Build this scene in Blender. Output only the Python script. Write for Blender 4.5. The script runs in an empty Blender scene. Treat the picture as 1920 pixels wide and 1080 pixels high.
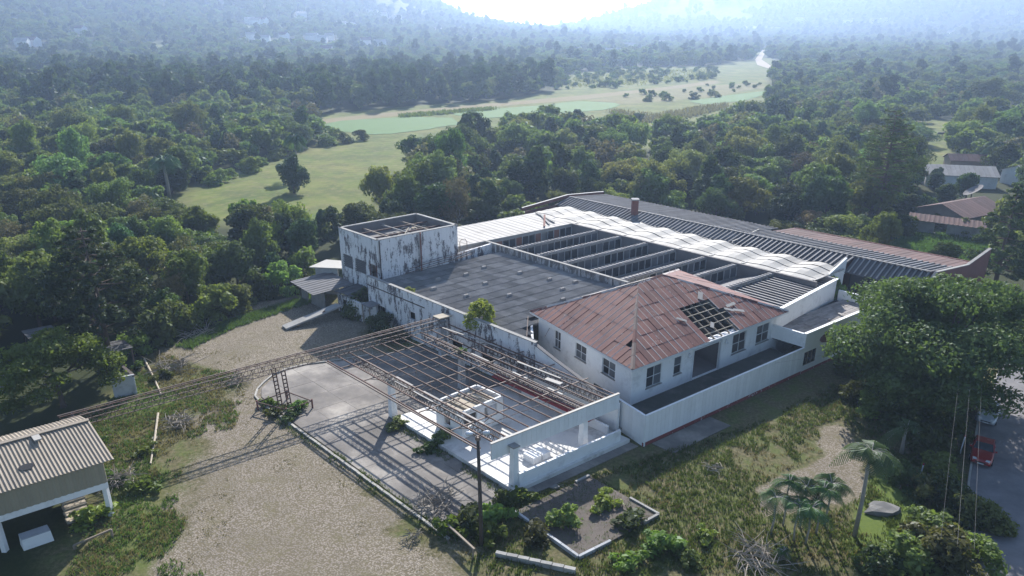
import bpy, bmesh, math, random
import numpy as np
from mathutils import Vector, Matrix, Quaternion
R = math.radians
rng = random.Random(7)
nrs = np.random.RandomState(11)
scene = bpy.context.scene
COL = scene.collection

# ------------------------------------------------------------------ camera, sky, sun, exposure
HAZE = 0.00036
CAM_H = 36.0
FOC = 1331.0            # focal length in photo pixels (photo 1920 wide)
PITCH = math.atan(495.0 / FOC)
cam_d = bpy.data.cameras.new("camera")
cam_d.sensor_width = 36.0
cam_d.lens = 36.0 * FOC / 1920.0
cam_d.clip_end = 20000
cam_d.clip_start = 0.5
cam = bpy.data.objects.new("camera", cam_d)
COL.objects.link(cam)
cam.location = (0, 0, CAM_H)
cam.rotation_euler = (math.pi / 2 - PITCH, 0, 0)
scene.camera = cam

SUN_EL, SUN_AZ = R(32), R(6)       # azimuth from +Y towards +X
world = bpy.data.worlds.new("World")
scene.world = world
world.use_nodes = True
wn = world.node_tree
bg = wn.nodes["Background"]
sky = wn.nodes.new("ShaderNodeTexSky")
sky.sky_type = 'NISHITA'
sky.sun_disc = False
sky.sun_elevation = SUN_EL
sky.sun_rotation = SUN_AZ
sky.altitude = 100
sky.air_density = 1.0
sky.dust_density = 0.8
sky.ozone_density = 2.5
wn.links.new(sky.outputs[0], bg.inputs[0])
bg.inputs[1].default_value = 0.095
sd = bpy.data.lights.new("sun", 'SUN')
sd.energy = 5.0
sd.angle = R(0.55)
sd.color = (1.0, 0.965, 0.92)
sun = bpy.data.objects.new("sun", sd)
COL.objects.link(sun)
SDIR = Vector((math.sin(SUN_AZ) * math.cos(SUN_EL), math.cos(SUN_AZ) * math.cos(SUN_EL), math.sin(SUN_EL)))
sun.rotation_euler = SDIR.to_track_quat('Z', 'Y').to_euler()
sun.location = (0, 0, 80)
vs = scene.view_settings
vs.view_transform = 'Standard'
vs.look = 'None'
vs.gamma = 1.0
vs.use_curve_mapping = False
vs.exposure = 0.92
scene.cycles.max_bounces = 6
scene.cycles.diffuse_bounces = 2
scene.cycles.glossy_bounces = 2
scene.cycles.transmission_bounces = 3
scene.cycles.transparent_max_bounces = 6
scene.cycles.volume_bounces = 1
scene.cycles.use_denoising = True

# ------------------------------------------------------------------ measuring: photo pixel -> place
SP, CP = math.sin(PITCH), math.cos(PITCH)
def G(x, y, h=0.0):
    a = (x - 960) / FOC; b = (540 - y) / FOC
    r = (a, CP + b * SP, -SP + b * CP)
    t = (h - CAM_H) / r[2]
    return Vector((r[0] * t, r[1] * t, h))
def proj(p):
    dz = p[2] - CAM_H
    d = p[1] * CP - dz * SP
    u = p[1] * SP + dz * CP
    if d < 0.5: return (-9999, -9999, d)
    return (960 + FOC * p[0] / d, 540 - FOC * u / d, d)
# the site's own axes: the front runs along A, the side streets along B
AX, AY = .8098, .5867
BX, BY = -.7145, .6997
OX, OY = 11.92, 55.39
def W(a, b, z=0.0):
    return Vector((OX + a * AX + b * BX, OY + a * AY + b * BY, z))
def inv_ab(x, y):
    det = AX * BY - AY * BX
    x -= OX; y -= OY
    return ((x * BY - y * BX) / det, (AX * y - AY * x) / det)
HBX, HBY = -.538, .843
HC = Vector((11.12, 58.81, 0))
def HW(s, d, z=0.0):      # house frame: s along the front, d into the depth, from the eave corner
    return Vector((HC.x + s * AX + d * HBX, HC.y + s * AY + d * HBY, z))

# ------------------------------------------------------------------ object helpers
def tag(o, label=None, cat=None, group=None, kind=None):
    if label: o["label"] = label
    if cat: o["category"] = cat
    if group: o["group"] = group
    if kind: o["kind"] = kind
    return o
ORG = {}
def thing(name, label, cat, loc=(0, 0, 0), rz=0.0, group=None):
    o = bpy.data.objects.new(name, None)
    o.empty_display_size = 0.3
    COL.objects.link(o)
    o.location = loc
    o.rotation_euler = (0, 0, rz)
    ORG[o] = Vector(loc)
    return tag(o, label, cat, group)
def link(name, me, parent=None, loc=None, rot=None):
    o = bpy.data.objects.new(name, me)
    COL.objects.link(o)
    if parent is not None:
        o.parent = parent
        ORG[o] = ORG.get(parent, Vector((0, 0, 0)))
    if loc is not None: o.location = loc
    if rot is not None: o.rotation_euler = rot
    return o
class MB:
    """collects faces of one mesh"""
    def __init__(s): s.v = []; s.f = []; s.m = []; s.uv = {}
    def quad(s, *p, m=0, uv=None):
        n = len(s.v); s.v += [Vector(q) for q in p]; s.f.append(tuple(range(n, n + len(p)))); s.m.append(m)
        if uv: s.uv[len(s.f) - 1] = uv
    def hexa(s, c, m=0):
        """8 corners: bottom 4 ccw then top 4 ccw"""
        n = len(s.v); s.v += [Vector(q) for q in c]
        for f in ((3, 2, 1, 0), (4, 5, 6, 7), (0, 1, 5, 4), (1, 2, 6, 5), (2, 3, 7, 6), (3, 0, 4, 7)):
            s.f.append(tuple(n + i for i in f)); s.m.append(m)
    def box(s, c, X, Y, Z, m=0):
        c = Vector(c)
        s.hexa([c - X - Y - Z, c + X - Y - Z, c + X + Y - Z, c - X + Y - Z, c - X - Y + Z, c + X - Y + Z, c + X + Y + Z, c - X + Y + Z], m)
    def abox(s, x0, x1, y0, y1, z0, z1, m=0):
        s.hexa([(x0, y0, z0), (x1, y0, z0), (x1, y1, z0), (x0, y1, z0), (x0, y0, z1), (x1, y0, z1), (x1, y1, z1), (x0, y1, z1)], m)
    def bar(s, p, q, w, h=None, m=0, up=(0, 0, 1)):
        p = Vector(p); q = Vector(q); d = q - p
        L = d.length
        if L < 1e-5: return
        d /= L; h = h or w
        u = Vector(up)
        if abs(d.dot(u)) > .97: u = Vector((1, 0, 0))
        sd_ = d.cross(u).normalized(); uu = sd_.cross(d)
        s.box((p + q) / 2, d * (L / 2), -sd_ * (w / 2), uu * (h / 2), m)
    def prism(s, poly, z0, z1, m=0):
        n = len(poly); k = len(s.v)
        s.v += [Vector((p[0], p[1], z0)) for p in poly] + [Vector((p[0], p[1], z1)) for p in poly]
        s.f.append(tuple(k + i for i in reversed(range(n)))); s.m.append(m)
        s.f.append(tuple(k + n + i for i in range(n))); s.m.append(m)
        for i in range(n):
            j = (i + 1) % n
            s.f.append((k + i, k + j, k + n + j, k + n + i)); s.m.append(m)
    def tube(s, pts, rad, n=6, m=0, cap=True):
        base = len(s.v); P = [Vector(p) for p in pts]
        for i, p in enumerate(P):
            d = (P[min(i + 1, len(P) - 1)] - P[max(i - 1, 0)]).normalized()
            u = Vector((0, 0, 1)) if abs(d.z) < .9 else Vector((1, 0, 0))
            a = d.cross(u).normalized(); b = a.cross(d)
            r = rad[i] if hasattr(rad, '__len__') else rad
            for k in range(n):
                t = 2 * math.pi * k / n
                s.v.append(p + a * (r * math.cos(t)) + b * (r * math.sin(t)))
        for i in range(len(P) - 1):
            for k in range(n):
                k2 = (k + 1) % n
                s.f.append((base + i * n + k, base + i * n + k2, base + (i + 1) * n + k2, base + (i + 1) * n + k)); s.m.append(m)
        if cap:
            s.f.append(tuple(base + k for k in reversed(range(n)))); s.m.append(m)
            s.f.append(tuple(base + (len(P) - 1) * n + k for k in range(n))); s.m.append(m)
    def mesh(s, name, mats, off=Vector((0, 0, 0)), smooth=False):
        me = bpy.data.meshes.new(name)
        me.from_pydata([tuple(v - off) for v in s.v], [], s.f)
        if not isinstance(mats, (list, tuple)): mats = [mats]
        for m in mats: me.materials.append(m)
        if len(mats) > 1: me.polygons.foreach_set("material_index", s.m)
        if s.uv:
            uvl = me.uv_layers.new(name="UVMap")
            for fi, uv in s.uv.items():
                for li, t in zip(me.polygons[fi].loop_indices, uv): uvl.data[li].uv = t
        if smooth: me.polygons.foreach_set("use_smooth", [True] * len(me.polygons))
        me.update()
        return me
    def build(s, name, mats, parent=None, smooth=False, local=False, loc=None):
        """coordinates are world coordinates unless local"""
        if parent is None:
            off = Vector(loc) if loc is not None else Vector((0, 0, 0))
            o = link(name, s.mesh(name, mats, Vector((0, 0, 0)) if local else off, smooth))
            o.location = off; ORG[o] = off
            return o
        off = Vector((0, 0, 0)) if local else ORG.get(parent, Vector((0, 0, 0)))
        return link(name, s.mesh(name, mats, off, smooth), parent)

# ------------------------------------------------------------------ material helpers
MATS = {}
class NT:
    def __init__(s, name):
        s.m = bpy.data.materials.new(name); s.m.use_nodes = True
        s.t = s.m.node_tree; s.n = s.t.nodes; s.l = s.t.links
        s.b = s.n["Principled BSDF"]; s.out = s.n["Material Output"]
        s.tc = None
    def node(s, typ, **kw):
        x = s.n.new(typ)
        for k, v in kw.items(): setattr(x, k, v)
        return x
    def coord(s, kind="Object"):
        if s.tc is None: s.tc = s.node("ShaderNodeTexCoord")
        return s.tc.outputs[kind]
    def pos(s):
        g = s.node("ShaderNodeNewGeometry"); return g.outputs["Position"]
    def noise(s, vec, scale, detail=4, rough=.6, out="Fac"):
        x = s.node("ShaderNodeTexNoise"); x.inputs["Scale"].default_value = scale
        x.inputs["Detail"].default_value = detail; x.inputs["Roughness"].default_value = rough
        s.l.new(vec, x.inputs["Vector"]); return x.outputs[out]
    def ramp(s, fac, stops):
        x = s.node("ShaderNodeValToRGB")
        e = x.color_ramp.elements
        while len(e) < len(stops): e.new(0.5)
        for i, (p, c) in enumerate(stops):
            e[i].position = p
            e[i].color = (c, c, c, 1) if isinstance(c, (int, float)) else (c[0], c[1], c[2], 1)
        s.l.new(fac, x.inputs[0]); return x.outputs[0]
    def mix(s, fac, a, b, mode='MIX'):
        x = s.node("ShaderNodeMix", data_type='RGBA', blend_type=mode)
        for si, v in ((0, fac), (6, a), (7, b)):
            sock = x.inputs[si]
            if hasattr(v, "is_output"): s.l.new(v, sock)
            elif isinstance(v, (int, float)): sock.default_value = v if si == 0 else (v, v, v, 1)
            else: sock.default_value = (v[0], v[1], v[2], 1)
        return x.outputs[2]
    def math(s, op, a, b=0.0):
        x = s.node("ShaderNodeMath", operation=op)
        for sock, v in ((x.inputs[0], a), (x.inputs[1], b)):
            if hasattr(v, "is_output"): s.l.new(v, sock)
            else: sock.default_value = v
        return x.outputs[0]
    def mapping(s, vec, scale=(1, 1, 1), rot=(0, 0, 0)):
        x = s.node("ShaderNodeMapping"); x.inputs["Scale"].default_value = scale; x.inputs["Rotation"].default_value = rot
        s.l.new(vec, x.inputs["Vector"]); return x.outputs[0]
    def bump(s, h, strength=.3, dist=.05):
        x = s.node("ShaderNodeBump"); x.inputs["Strength"].default_value = strength; x.inputs["Distance"].default_value = dist
        s.l.new(h, x.inputs["Height"]); s.l.new(x.outputs[0], s.b.inputs["Normal"])
    def color(s, c):
        if hasattr(c, "is_output"): s.l.new(c, s.b.inputs["Base Color"])
        else: s.b.inputs["Base Color"].default_value = (c[0], c[1], c[2], 1)
    def rnd(s):
        return s.node("ShaderNodeObjectInfo").outputs["Random"]
def simple(name, c, rough=.8, var=.18, scale=2.5, metallic=0.0, rnd=.12, bump=.0, dirt=None, dirt_amt=.5):
    t = NT(name)
    v = t.pos()
    n = t.noise(v, scale, 5)
    n2 = t.noise(v, scale * .17, 3)
    k = t.math('ADD', t.math('MULTIPLY', t.math('SUBTRACT', n, .5), var * 2), t.math('MULTIPLY', t.math('SUBTRACT', n2, .5), var * 1.6))
    k = t.math('ADD', k, t.math('MULTIPLY', t.math('SUBTRACT', t.rnd(), .5), rnd * 2))
    k = t.math('ADD', k, 1.0)
    col = t.mix(1.0, c, k, 'MULTIPLY')
    if dirt:
        f = t.ramp(t.noise(v, scale * .6, 6, .7), [(.52, 0), (.68, 1)])
        col = t.mix(t.math('MULTIPLY', f, dirt_amt), col, dirt)
    t.color(col)
    t.b.inputs["Roughness"].default_value = rough
    t.b.inputs["Metallic"].default_value = metallic
    if bump: t.bump(n, bump, .03)
    MATS[name] = t.m
    return t.m
def peeling(name, white, dark, thr, scale=.9, streak=True):
    """old paint: flaked patches, mould spots and rain streaks running down over white"""
    t = NT(name)
    v = t.pos()
    vs_ = t.mapping(v, (1, 1, .28)) if streak else v
    big = t.noise(v, scale * .28, 4, .6)
    n1 = t.noise(vs_, scale * 1.8, 9, .72)
    n2 = t.noise(v, scale * 8, 5, .75)
    f = t.math('ADD', t.math('ADD', t.math('MULTIPLY', n1, .55), t.math('MULTIPLY', n2, .2)), t.math('MULTIPLY', big, .25))
    flake = t.ramp(f, [(thr, 0), (thr + .02, .8), (thr + .06, 1)])
    spots = t.ramp(t.noise(vs_, scale * 5.5, 6, .8), [(.62, 0), (.67, 1)])
    flake = t.math('MAXIMUM', flake, t.math('MULTIPLY', spots, .75))
    n3 = t.noise(t.mapping(v, (3.5, 3.5, .22)), 1.2, 6)
    st = t.ramp(n3, [(.46, 0), (.74, 1)])
    base = t.mix(t.math('MULTIPLY', st, .3), white, [x * .42 for x in white])
    dk = t.mix(t.noise(v, 3, 5), [x * .5 for x in dark], [min(1, x * 1.9) for x in dark])
    t.color(t.mix(flake, base, dk))
    t.b.inputs["Roughness"].default_value = .85
    t.bump(flake, .5, .03)
    MATS[name] = t.m
    return t.m
M = MATS
simple("white_wall", (.78, .78, .77), .75, .06, 1.3, dirt=(.34, .33, .32), dirt_amt=.35, rnd=.0)
simple("white_panel", (.76, .77, .77), .6, .05, 1.0, rnd=.05, dirt=(.42, .42, .42), dirt_amt=.18)
simple("white_floor", (.66, .64, .60), .7, .14, .6, dirt=(.24, .215, .185), dirt_amt=.75, rnd=0)
peeling("old_wall", (.74, .74, .74), (.085, .075, .08), .515)
peeling("old_parapet", (.40, .41, .42), (.10, .095, .095), .475, 1.3)
peeling("base_band", (.24, .055, .05), (.50, .48, .47), .56, 1.4, False)
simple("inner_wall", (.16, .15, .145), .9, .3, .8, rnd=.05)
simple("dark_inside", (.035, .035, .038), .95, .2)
simple("concrete_wall", (.30, .29, .27), .9, .25, .8, dirt=(.1, .1, .09))
simple("block_wall", (.42, .43, .44), .9, .2, 1.1, dirt=(.18, .17, .16))
simple("brick_wall", (.16, .065, .05), .9, .25, 2.0)
simple("rust_steel", (.10, .05, .036), .75, .35, 3.0, rnd=.2)
simple("dark_steel", (.062, .044, .038), .75, .35, 3.0, rnd=.2)
simple("pale_steel", (.175, .125, .10), .7, .25, 3.0, rnd=.15)
simple("white_frame", (.60, .61, .62), .6, .06)
simple("timber", (.26, .21, .16), .85, .25, 5)
simple("pale_timber", (.42, .36, .27), .85, .2, 5)
simple("grey_roof", (.155, .15, .145), .9, .22, 1.2, rnd=.16, bump=.2, dirt=(.07, .07, .065), dirt_amt=.5)
simple("flue_tile", (.25, .24, .225), .85, .2, 4)
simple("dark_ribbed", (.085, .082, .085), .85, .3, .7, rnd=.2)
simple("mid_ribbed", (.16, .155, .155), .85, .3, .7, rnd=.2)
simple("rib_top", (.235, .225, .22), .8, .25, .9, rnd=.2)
simple("pale_roof", (.33, .31, .285), .75, .22, .5, rnd=.16, dirt=(.20, .18, .155), dirt_amt=.6)
simple("white_roof", (.36, .34, .305), .7, .16, .5, rnd=.10, dirt=(.27, .24, .20), dirt_amt=.6)
simple("deck", (.06, .065, .055), .95, .35, .9, dirt=(.16, .15, .14), dirt_amt=.5)
simple("slate", (.235, .215, .20), .9, .25, 2.0, rnd=.25)
simple("kerb_stone", (.36, .34, .30), .9, .2, 2)
simple("red_paint", (.30, .03, .03), .6, .2, 2)
simple("sign_red", (.115, .022, .02), .5, .1, 2, rnd=0)
simple("sign_yellow", (.42, .24, .05), .6, .1, 2, rnd=0)
simple("tan_roof", (.27, .225, .17), .8, .15, .6, rnd=.08, dirt=(.16, .14, .12), dirt_amt=.45)
simple("tan_cladding", (.30, .265, .19), .75, .1, .8, rnd=.05)
simple("post_wood", (.075, .06, .05), .9, .25, 4)
simple("bark", (.10, .075, .055), .95, .3, 5)
simple("pale_bark", (.30, .28, .25), .95, .25, 5)
simple("dry_branch", (.30, .26, .21), .95, .3, 4, rnd=.2)
simple("brick_roof", (.115, .062, .054), .9, .35, .9, rnd=.2, dirt=(.09, .06, .055), dirt_amt=.6)
simple("rubber", (.02, .02, .02), .8, .1)
simple("chrome", (.55, .56, .58), .3, .05, metallic=.9)
def glass(name, c, rough=.12):
    t = NT(name)
    t.color(t.mix(t.noise(t.pos(), .9, 3), [x * .5 for x in c], [x * 1.5 for x in c]))
    t.b.inputs["Roughness"].default_value = rough
    t.b.inputs["Specular IOR Level"].default_value = .6
    MATS[name] = t.m
glass("pane_brown", (.075, .07, .066))
glass("pane_dark", (.03, .035, .04))
glass("pane_grey", (.09, .10, .11), .35)
glass("pane_orange", (.20, .075, .04), .5)
glass("lamp_glass", (.55, .56, .58), .2)
def paint(name, c):
    t = NT(name); t.color(c); t.b.inputs["Roughness"].default_value = .3
    t.b.inputs["Coat Weight"].default_value = .6; t.b.inputs["Metallic"].default_value = .1
    MATS[name] = t.m
paint("car_red", (.28, .012, .012)); paint("car_silver", (.36, .40, .44)); paint("car_dark", (.05, .05, .055))
def rusty_sheet():
    t = NT("rusty_sheet")
    v = t.pos()
    uv = t.node("ShaderNodeUVMap"); sx = t.node("ShaderNodeSeparateXYZ"); t.l.new(uv.outputs[0], sx.inputs[0])
    n = t.noise(v, .55, 6, .65); n2 = t.noise(v, 4.0, 5, .7)
    rust = t.ramp(n, [(.3, (.12, .036, .026)), (.5, (.215, .07, .048)), (.72, (.32, .135, .085))])
    rust = t.mix(.5, rust, t.mix(n2, (.085, .028, .024), (.27, .105, .078)))
    rust = t.mix(1.0, rust, t.math('ADD', .68, t.math('MULTIPLY', t.rnd(), .34)), 'MULTIPLY')
    # bare zinc where the lap joints rubbed off, and worn patches
    edge = t.math('LESS_THAN', sx.outputs[0], .10)
    some = t.math('GREATER_THAN', t.math('ADD', t.rnd(), t.math('MULTIPLY', n2, .5)), .52)
    wear = t.ramp(t.noise(v, .23, 5, .7), [(.62, 0), (.66, 1)])
    wear = t.math('MULTIPLY', wear, t.ramp(n2, [(.5, 0), (.56, 1)]))
    zinc = t.math('MAXIMUM', t.math('MULTIPLY', edge, some), t.math('MULTIPLY', wear, .35))
    t.color(t.mix(zinc, rust, (.50, .44, .40)))
    t.b.inputs["Roughness"].default_value = .7
    w = t.math('SINE', t.math('MULTIPLY', sx.outputs[0], 50.0))
    t.bump(w, .35, .02)
    MATS["rusty_sheet"] = t.m
rusty_sheet()
def corr_tile():
    """weathered fibre cement with fine corrugation and moss"""
    t = NT("corr_tile")
    v = t.pos()
    n = t.noise(v, .5, 6, .65); n2 = t.noise(v, 6, 4, .7)
    c = t.ramp(n, [(.3, (.14, .135, .13)), (.5, (.215, .207, .197)), (.75, (.29, .28, .26))])
    c = t.mix(t.math('MULTIPLY', t.ramp(n2, [(.55, 0), (.7, 1)]), .45), c, (.07, .068, .06))
    c = t.mix(1.0, c, t.math('ADD', .72, t.math('MULTIPLY', t.rnd(), .56)), 'MULTIPLY')
    t.color(c); t.b.inputs["Roughness"].default_value = .92
    MATS["corr_tile"] = t.m
corr_tile()
def concrete():
    t = NT("concrete")
    v = t.pos()
    n = t.noise(v, .22, 6, .6); n2 = t.noise(v, 2.2, 6, .7)
    c = t.ramp(n, [(.32, (.11, .10, .09)), (.5, (.195, .175, .155)), (.68, (.36, .325, .28))])
    c = t.mix(t.math('MULTIPLY', t.ramp(n2, [(.5, 0), (.72, 1)]), .4), c, (.13, .12, .11))
    c = t.mix(1.0, c, t.math('ADD', .88, t.math('MULTIPLY', t.rnd(), .24)), 'MULTIPLY')
    t.color(c); t.b.inputs["Roughness"].default_value = .9
    MATS["concrete"] = t.m
concrete()
def asphalt():
    t = NT("asphalt"); v = t.pos()
    t.color(t.ramp(t.noise(v, .5, 8, .7), [(.3, (.13, .125, .13)), (.7, (.22, .21, .21))]))
    t.b.inputs["Roughness"].default_value = .9; MATS["asphalt"] = t.m
asphalt()
def leaf(name, c, trans=.48, var=.45):
    t = NT(name)
    oi = t.node("ShaderNodeObjectInfo")
    n = t.noise(t.coord("Object"), .55, 3)
    n2 = t.noise(t.pos(), 2.5, 2)
    k = t.math('ADD', 1.0 - var, t.math('MULTIPLY', n, var * 2))
    k = t.math('MULTIPLY', k, t.math('ADD', .75, t.math('MULTIPLY', n2, .5)))
    k = t.math('MULTIPLY', k, t.math('ADD', .8, t.math('MULTIPLY', oi.outputs["Random"], .4)))
    col = t.mix(1.0, c, k, 'MULTIPLY')
    col = t.mix(1.0, col, oi.outputs["Color"], 'MULTIPLY')
    # some crowns are yellower
    hs = t.node("ShaderNodeHueSaturation")
    t.l.new(t.math('ADD', .485, t.math('MULTIPLY', oi.outputs["Random"], .05)), hs.inputs["Hue"])
    t.l.new(col, hs.inputs["Color"]); col = hs.outputs[0]
    df = t.node("ShaderNodeBsdfDiffuse"); tr = t.node("ShaderNodeBsdfTranslucent"); gl = t.node("ShaderNodeBsdfGlossy")
    t.l.new(col, df.inputs[0])
    t.l.new(t.mix(.35, col, (.16, .22, .03), 'ADD') if False else t.mix(1.0, col, (1.05, 1.12, .7), 'MULTIPLY'), tr.inputs[0])
    gl.inputs["Roughness"].default_value = .5; gl.inputs[0].default_value = (.75, .8, .85, 1)
    m1 = t.node("ShaderNodeMixShader"); m1.inputs[0].default_value = trans
    t.l.new(df.outputs[0], m1.inputs[1]); t.l.new(tr.outputs[0], m1.inputs[2])
    m2 = t.node("ShaderNodeMixShader"); m2.inputs[0].default_value = .022
    t.l.new(m1.outputs[0], m2.inputs[1]); t.l.new(gl.outputs[0], m2.inputs[2])
    t.l.new(m2.outputs[0], t.out.inputs[0]); t.n.remove(t.b)
    MATS[name] = t.m
leaf("leaf_broad", (.150, .188, .046))
leaf("leaf_dark", (.075, .105, .036), .36)
leaf("leaf_feather", (.165, .20, .055), .42)
leaf("leaf_bright", (.15, .20, .035), .45)
leaf("leaf_conifer", (.065, .085, .034), .28)
leaf("leaf_palm", (.075, .12, .035), .35)
leaf("leaf_dry", (.17, .15, .075), .35)
leaf("grass_blade", (.11, .155, .04), .4)
leaf("dry_grass", (.22, .185, .095), .4)
leaf("reed", (.24, .22, .11), .4)
# ------------------------------------------------------------------ terrain
def gauss(x, y, cx, cy, sx, sy, h):
    return h * np.exp(-(((x - cx) / sx) ** 2 + ((y - cy) / sy) ** 2) / 2)
def terrain(x, y):
    x = np.asarray(x, float); y = np.asarray(y, float)
    z = gauss(x, y, -1250, 1750, 560, 560, 225)
    z = z + gauss(x, y, -480, 2150, 200, 330, 125)
    z = z + gauss(x, y, 1900, 2500, 640, 520, 235) + gauss(x, y, 760, 2900, 270, 300, 130)
    z = z + gauss(x, y, -2200, 3200, 800, 500, 200)
    bump = 5 * np.sin(x / 83.0 + 1) * np.sin(y / 97.0) + 3 * np.sin(x / 37.0 + y / 51.0)
    z = z + bump * np.clip((z - 6) / 40, 0, 1.6)
    k = np.clip((np.hypot(x, y) - 520) / 500, 0, 1)
    return np.maximum(z - 4.0, 0) * k
def tz(x, y): return float(terrain(x, y))
def pip(px, py, poly):
    inside = np.zeros(px.shape, bool)
    n = len(poly)
    for i in range(n):
        x0, y0 = poly[i][0], poly[i][1]; x1, y1 = poly[(i + 1) % n][0], poly[(i + 1) % n][1]
        if y0 == y1: continue
        c = ((y0 > py) != (y1 > py)) & (px < (x1 - x0) * (py - y0) / (y1 - y0) + x0)
        inside ^= c
    return inside
def sdf(px, py, poly):
    """signed distance, positive inside"""
    d = np.full(px.shape, 1e9)
    n = len(poly)
    for i in range(n):
        x0, y0 = poly[i][0], poly[i][1]; x1, y1 = poly[(i + 1) % n][0], poly[(i + 1) % n][1]
        dx, dy = x1 - x0, y1 - y0; L = dx * dx + dy * dy + 1e-9
        t = np.clip(((px - x0) * dx + (py - y0) * dy) / L, 0, 1)
        d = np.minimum(d, np.hypot(px - x0 - t * dx, py - y0 - t * dy))
    return np.where(pip(px, py, poly), d, -d)
def gp(pts, h=0): return [G(x, y, h) for x, y in pts]
def vnoise(x, y, s, seed=0):
    """cheap smooth value noise for organic edges"""
    r = np.random.RandomState(seed); tab = r.rand(256, 256)
    x = x / s; y = y / s
    xi = np.floor(x).astype(int); yi = np.floor(y).astype(int); fx = x - xi; fy = y - yi
    fx = fx * fx * (3 - 2 * fx); fy = fy * fy * (3 - 2 * fy)
    g = lambda i, j: tab[i % 256, j % 256]
    return (g(xi, yi) * (1 - fx) + g(xi + 1, yi) * fx) * (1 - fy) + (g(xi, yi + 1) * (1 - fx) + g(xi + 1, yi + 1) * fx) * fy - .5

COBBLE = gp([(622, 538), (575, 550), (500, 568), (430, 590), (370, 616), (312, 645), (345, 682), (400, 690), (425, 725), (405, 780), (375, 835), (345, 885), (325, 950), (318, 1080)]) + [Vector((-24, 25, 0)), Vector((-2, 25, 0))] + gp([(905, 1075), (890, 1045), (800, 990), (555, 812), (505, 780)]) + [W(-15, 27), W(-1, 27), W(-1, 40), W(-2, 52), W(1, 58)]
PATH = gp([(1530, 800), (1575, 785), (1640, 850), (1620, 930), (1560, 960), (1440, 965), (1410, 915), (1480, 880), (1545, 850)])
LAWN = gp([(1620, 890), (1690, 860), (1720, 900), (1700, 1000), (1640, 1030), (1590, 1040), (1600, 960)])
LAWN2 = gp([(1700, 458), (1870, 455), (1880, 500), (1820, 500), (1720, 480)])
GRASSLEFT = gp([(250, 690), (330, 660), (410, 700), (420, 740), (370, 830), (330, 900), (320, 1090), (100, 1090), (200, 940), (190, 830), (150, 800), (200, 760)])
FIELD = gp([(325, 370), (380, 342), (450, 322), (520, 300), (575, 283), (618, 262), (600, 240), (570, 218), (760, 200), (960, 186), (1050, 168), (1070, 138), (1180, 128), (1330, 125), (1440, 108), (1470, 118), (1440, 140)]) + gp([(1450, 178), (1370, 198), (1290, 225), (1180, 240), (1150, 215), (1070, 208), (980, 205), (860, 240), (815, 252), (740, 285), (715, 305), (690, 345), (605, 362), (540, 385)], 7.0) + gp([(470, 388), (325, 385)], 4.0)
PADDY1 = gp([(598, 236), (640, 227), (760, 219), (848, 221), (862, 233), (800, 243), (740, 251), (690, 253), (640, 247), (608, 243)])
PADDY2 = gp([(850, 214), (900, 206), (1000, 199), (1085, 190), (1150, 193), (1165, 198), (1130, 207), (1000, 216), (885, 224)])
PADDY3 = gp([(1290, 190), (1360, 180), (1440, 170), (1445, 175), (1390, 190), (1320, 196)])
TAN = gp([(570, 228), (700, 213), (850, 200), (1000, 187), (1100, 178), (1250, 163), (1340, 150), (1350, 156), (1240, 170), (1100, 186), (960, 197), (860, 206), (700, 222), (600, 232)])
FALLOW = gp([(1095, 187), (1180, 178), (1300, 163), (1420, 155), (1440, 163), (1330, 182), (1250, 190), (1165, 195)])
PASTURE = gp([(1728, 222), (1790, 228), (1800, 262), (1790, 290), (1800, 318), (1740, 322), (1725, 290)])
PASTURE2 = gp([(1880, 212), (1800, 192), (1850, 185), (1925, 205), (1925, 230)])
DIRT = gp([(1416, 112), (1426, 98), (1440, 84), (1444, 86), (1434, 100), (1428, 112), (1452, 128), (1446, 130), (1420, 122)])
SCRUB = gp([(1060, 168), (1075, 140), (1180, 130), (1330, 128), (1330, 148), (1200, 160)])

def axis(segs):
    out = []
    for a, b, s in segs:
        n = max(1, int(round((b - a) / s)))
        out += list(np.linspace(a, b, n, endpoint=False))
    return out
gx = axis([(-3600, -1500, 150), (-1500, -420, 30), (-420, -70, 4), (-70, 72, .62), (72, 420, 4), (420, 1500, 30), (1500, 3700, 150)]) + [3700]
gy = axis([(-300, 20, 20), (20, 112, .62), (112, 560, 3.2), (560, 2300, 30), (2300, 4800, 125)]) + [4800]
gx = np.array(gx); gy = np.array(gy)
GXX, GYY = np.meshgrid(gx, gy)
vx = GXX.ravel(); vy = GYY.ravel(); vz = terrain(vx, vy)
vz = vz + np.where(np.hypot(vx, vy) < 400, 0, 0)
nxg, nyg = len(gx), len(gy)
me = bpy.data.meshes.new("ground")
me.vertices.add(len(vx)); me.vertices.foreach_set("co", np.stack([vx, vy, vz], 1).ravel())
ii = (np.arange(nyg - 1)[:, None] * nxg + np.arange(nxg - 1)[None, :]).ravel()
quads = np.stack([ii, ii + 1, ii + 1 + nxg, ii + nxg], 1)
me.loops.add(quads.size); me.loops.foreach_set("vertex_index", quads.ravel())
me.polygons.add(len(quads)); me.polygons.foreach_set("loop_start", np.arange(0, quads.size, 4)); me.polygons.foreach_set("loop_total", np.full(len(quads), 4))
me.update(calc_edges=True)
def sm(d, w): return np.clip(d / w + .5, 0, 1)
wob = vnoise(vx, vy, 3.1, 1) * 2.6 + vnoise(vx, vy, 1.1, 2) * 1.1
wobf = vnoise(vx, vy, 14, 3) * 9
cob = sm(sdf(vx, vy, COBBLE) + wob * 1.3 + vnoise(vx, vy, 7.5, 4) * 7 - .4, 4.5); cob = np.maximum(cob, sm(sdf(vx, vy, PATH) + wob * .5, .8))
lush = np.maximum(sm(sdf(vx, vy, LAWN) + wob * .5, 1), sm(sdf(vx, vy, LAWN2) + wob, 2))
gl = sm(sdf(vx, vy, GRASSLEFT) + wob, 2.0)
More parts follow.
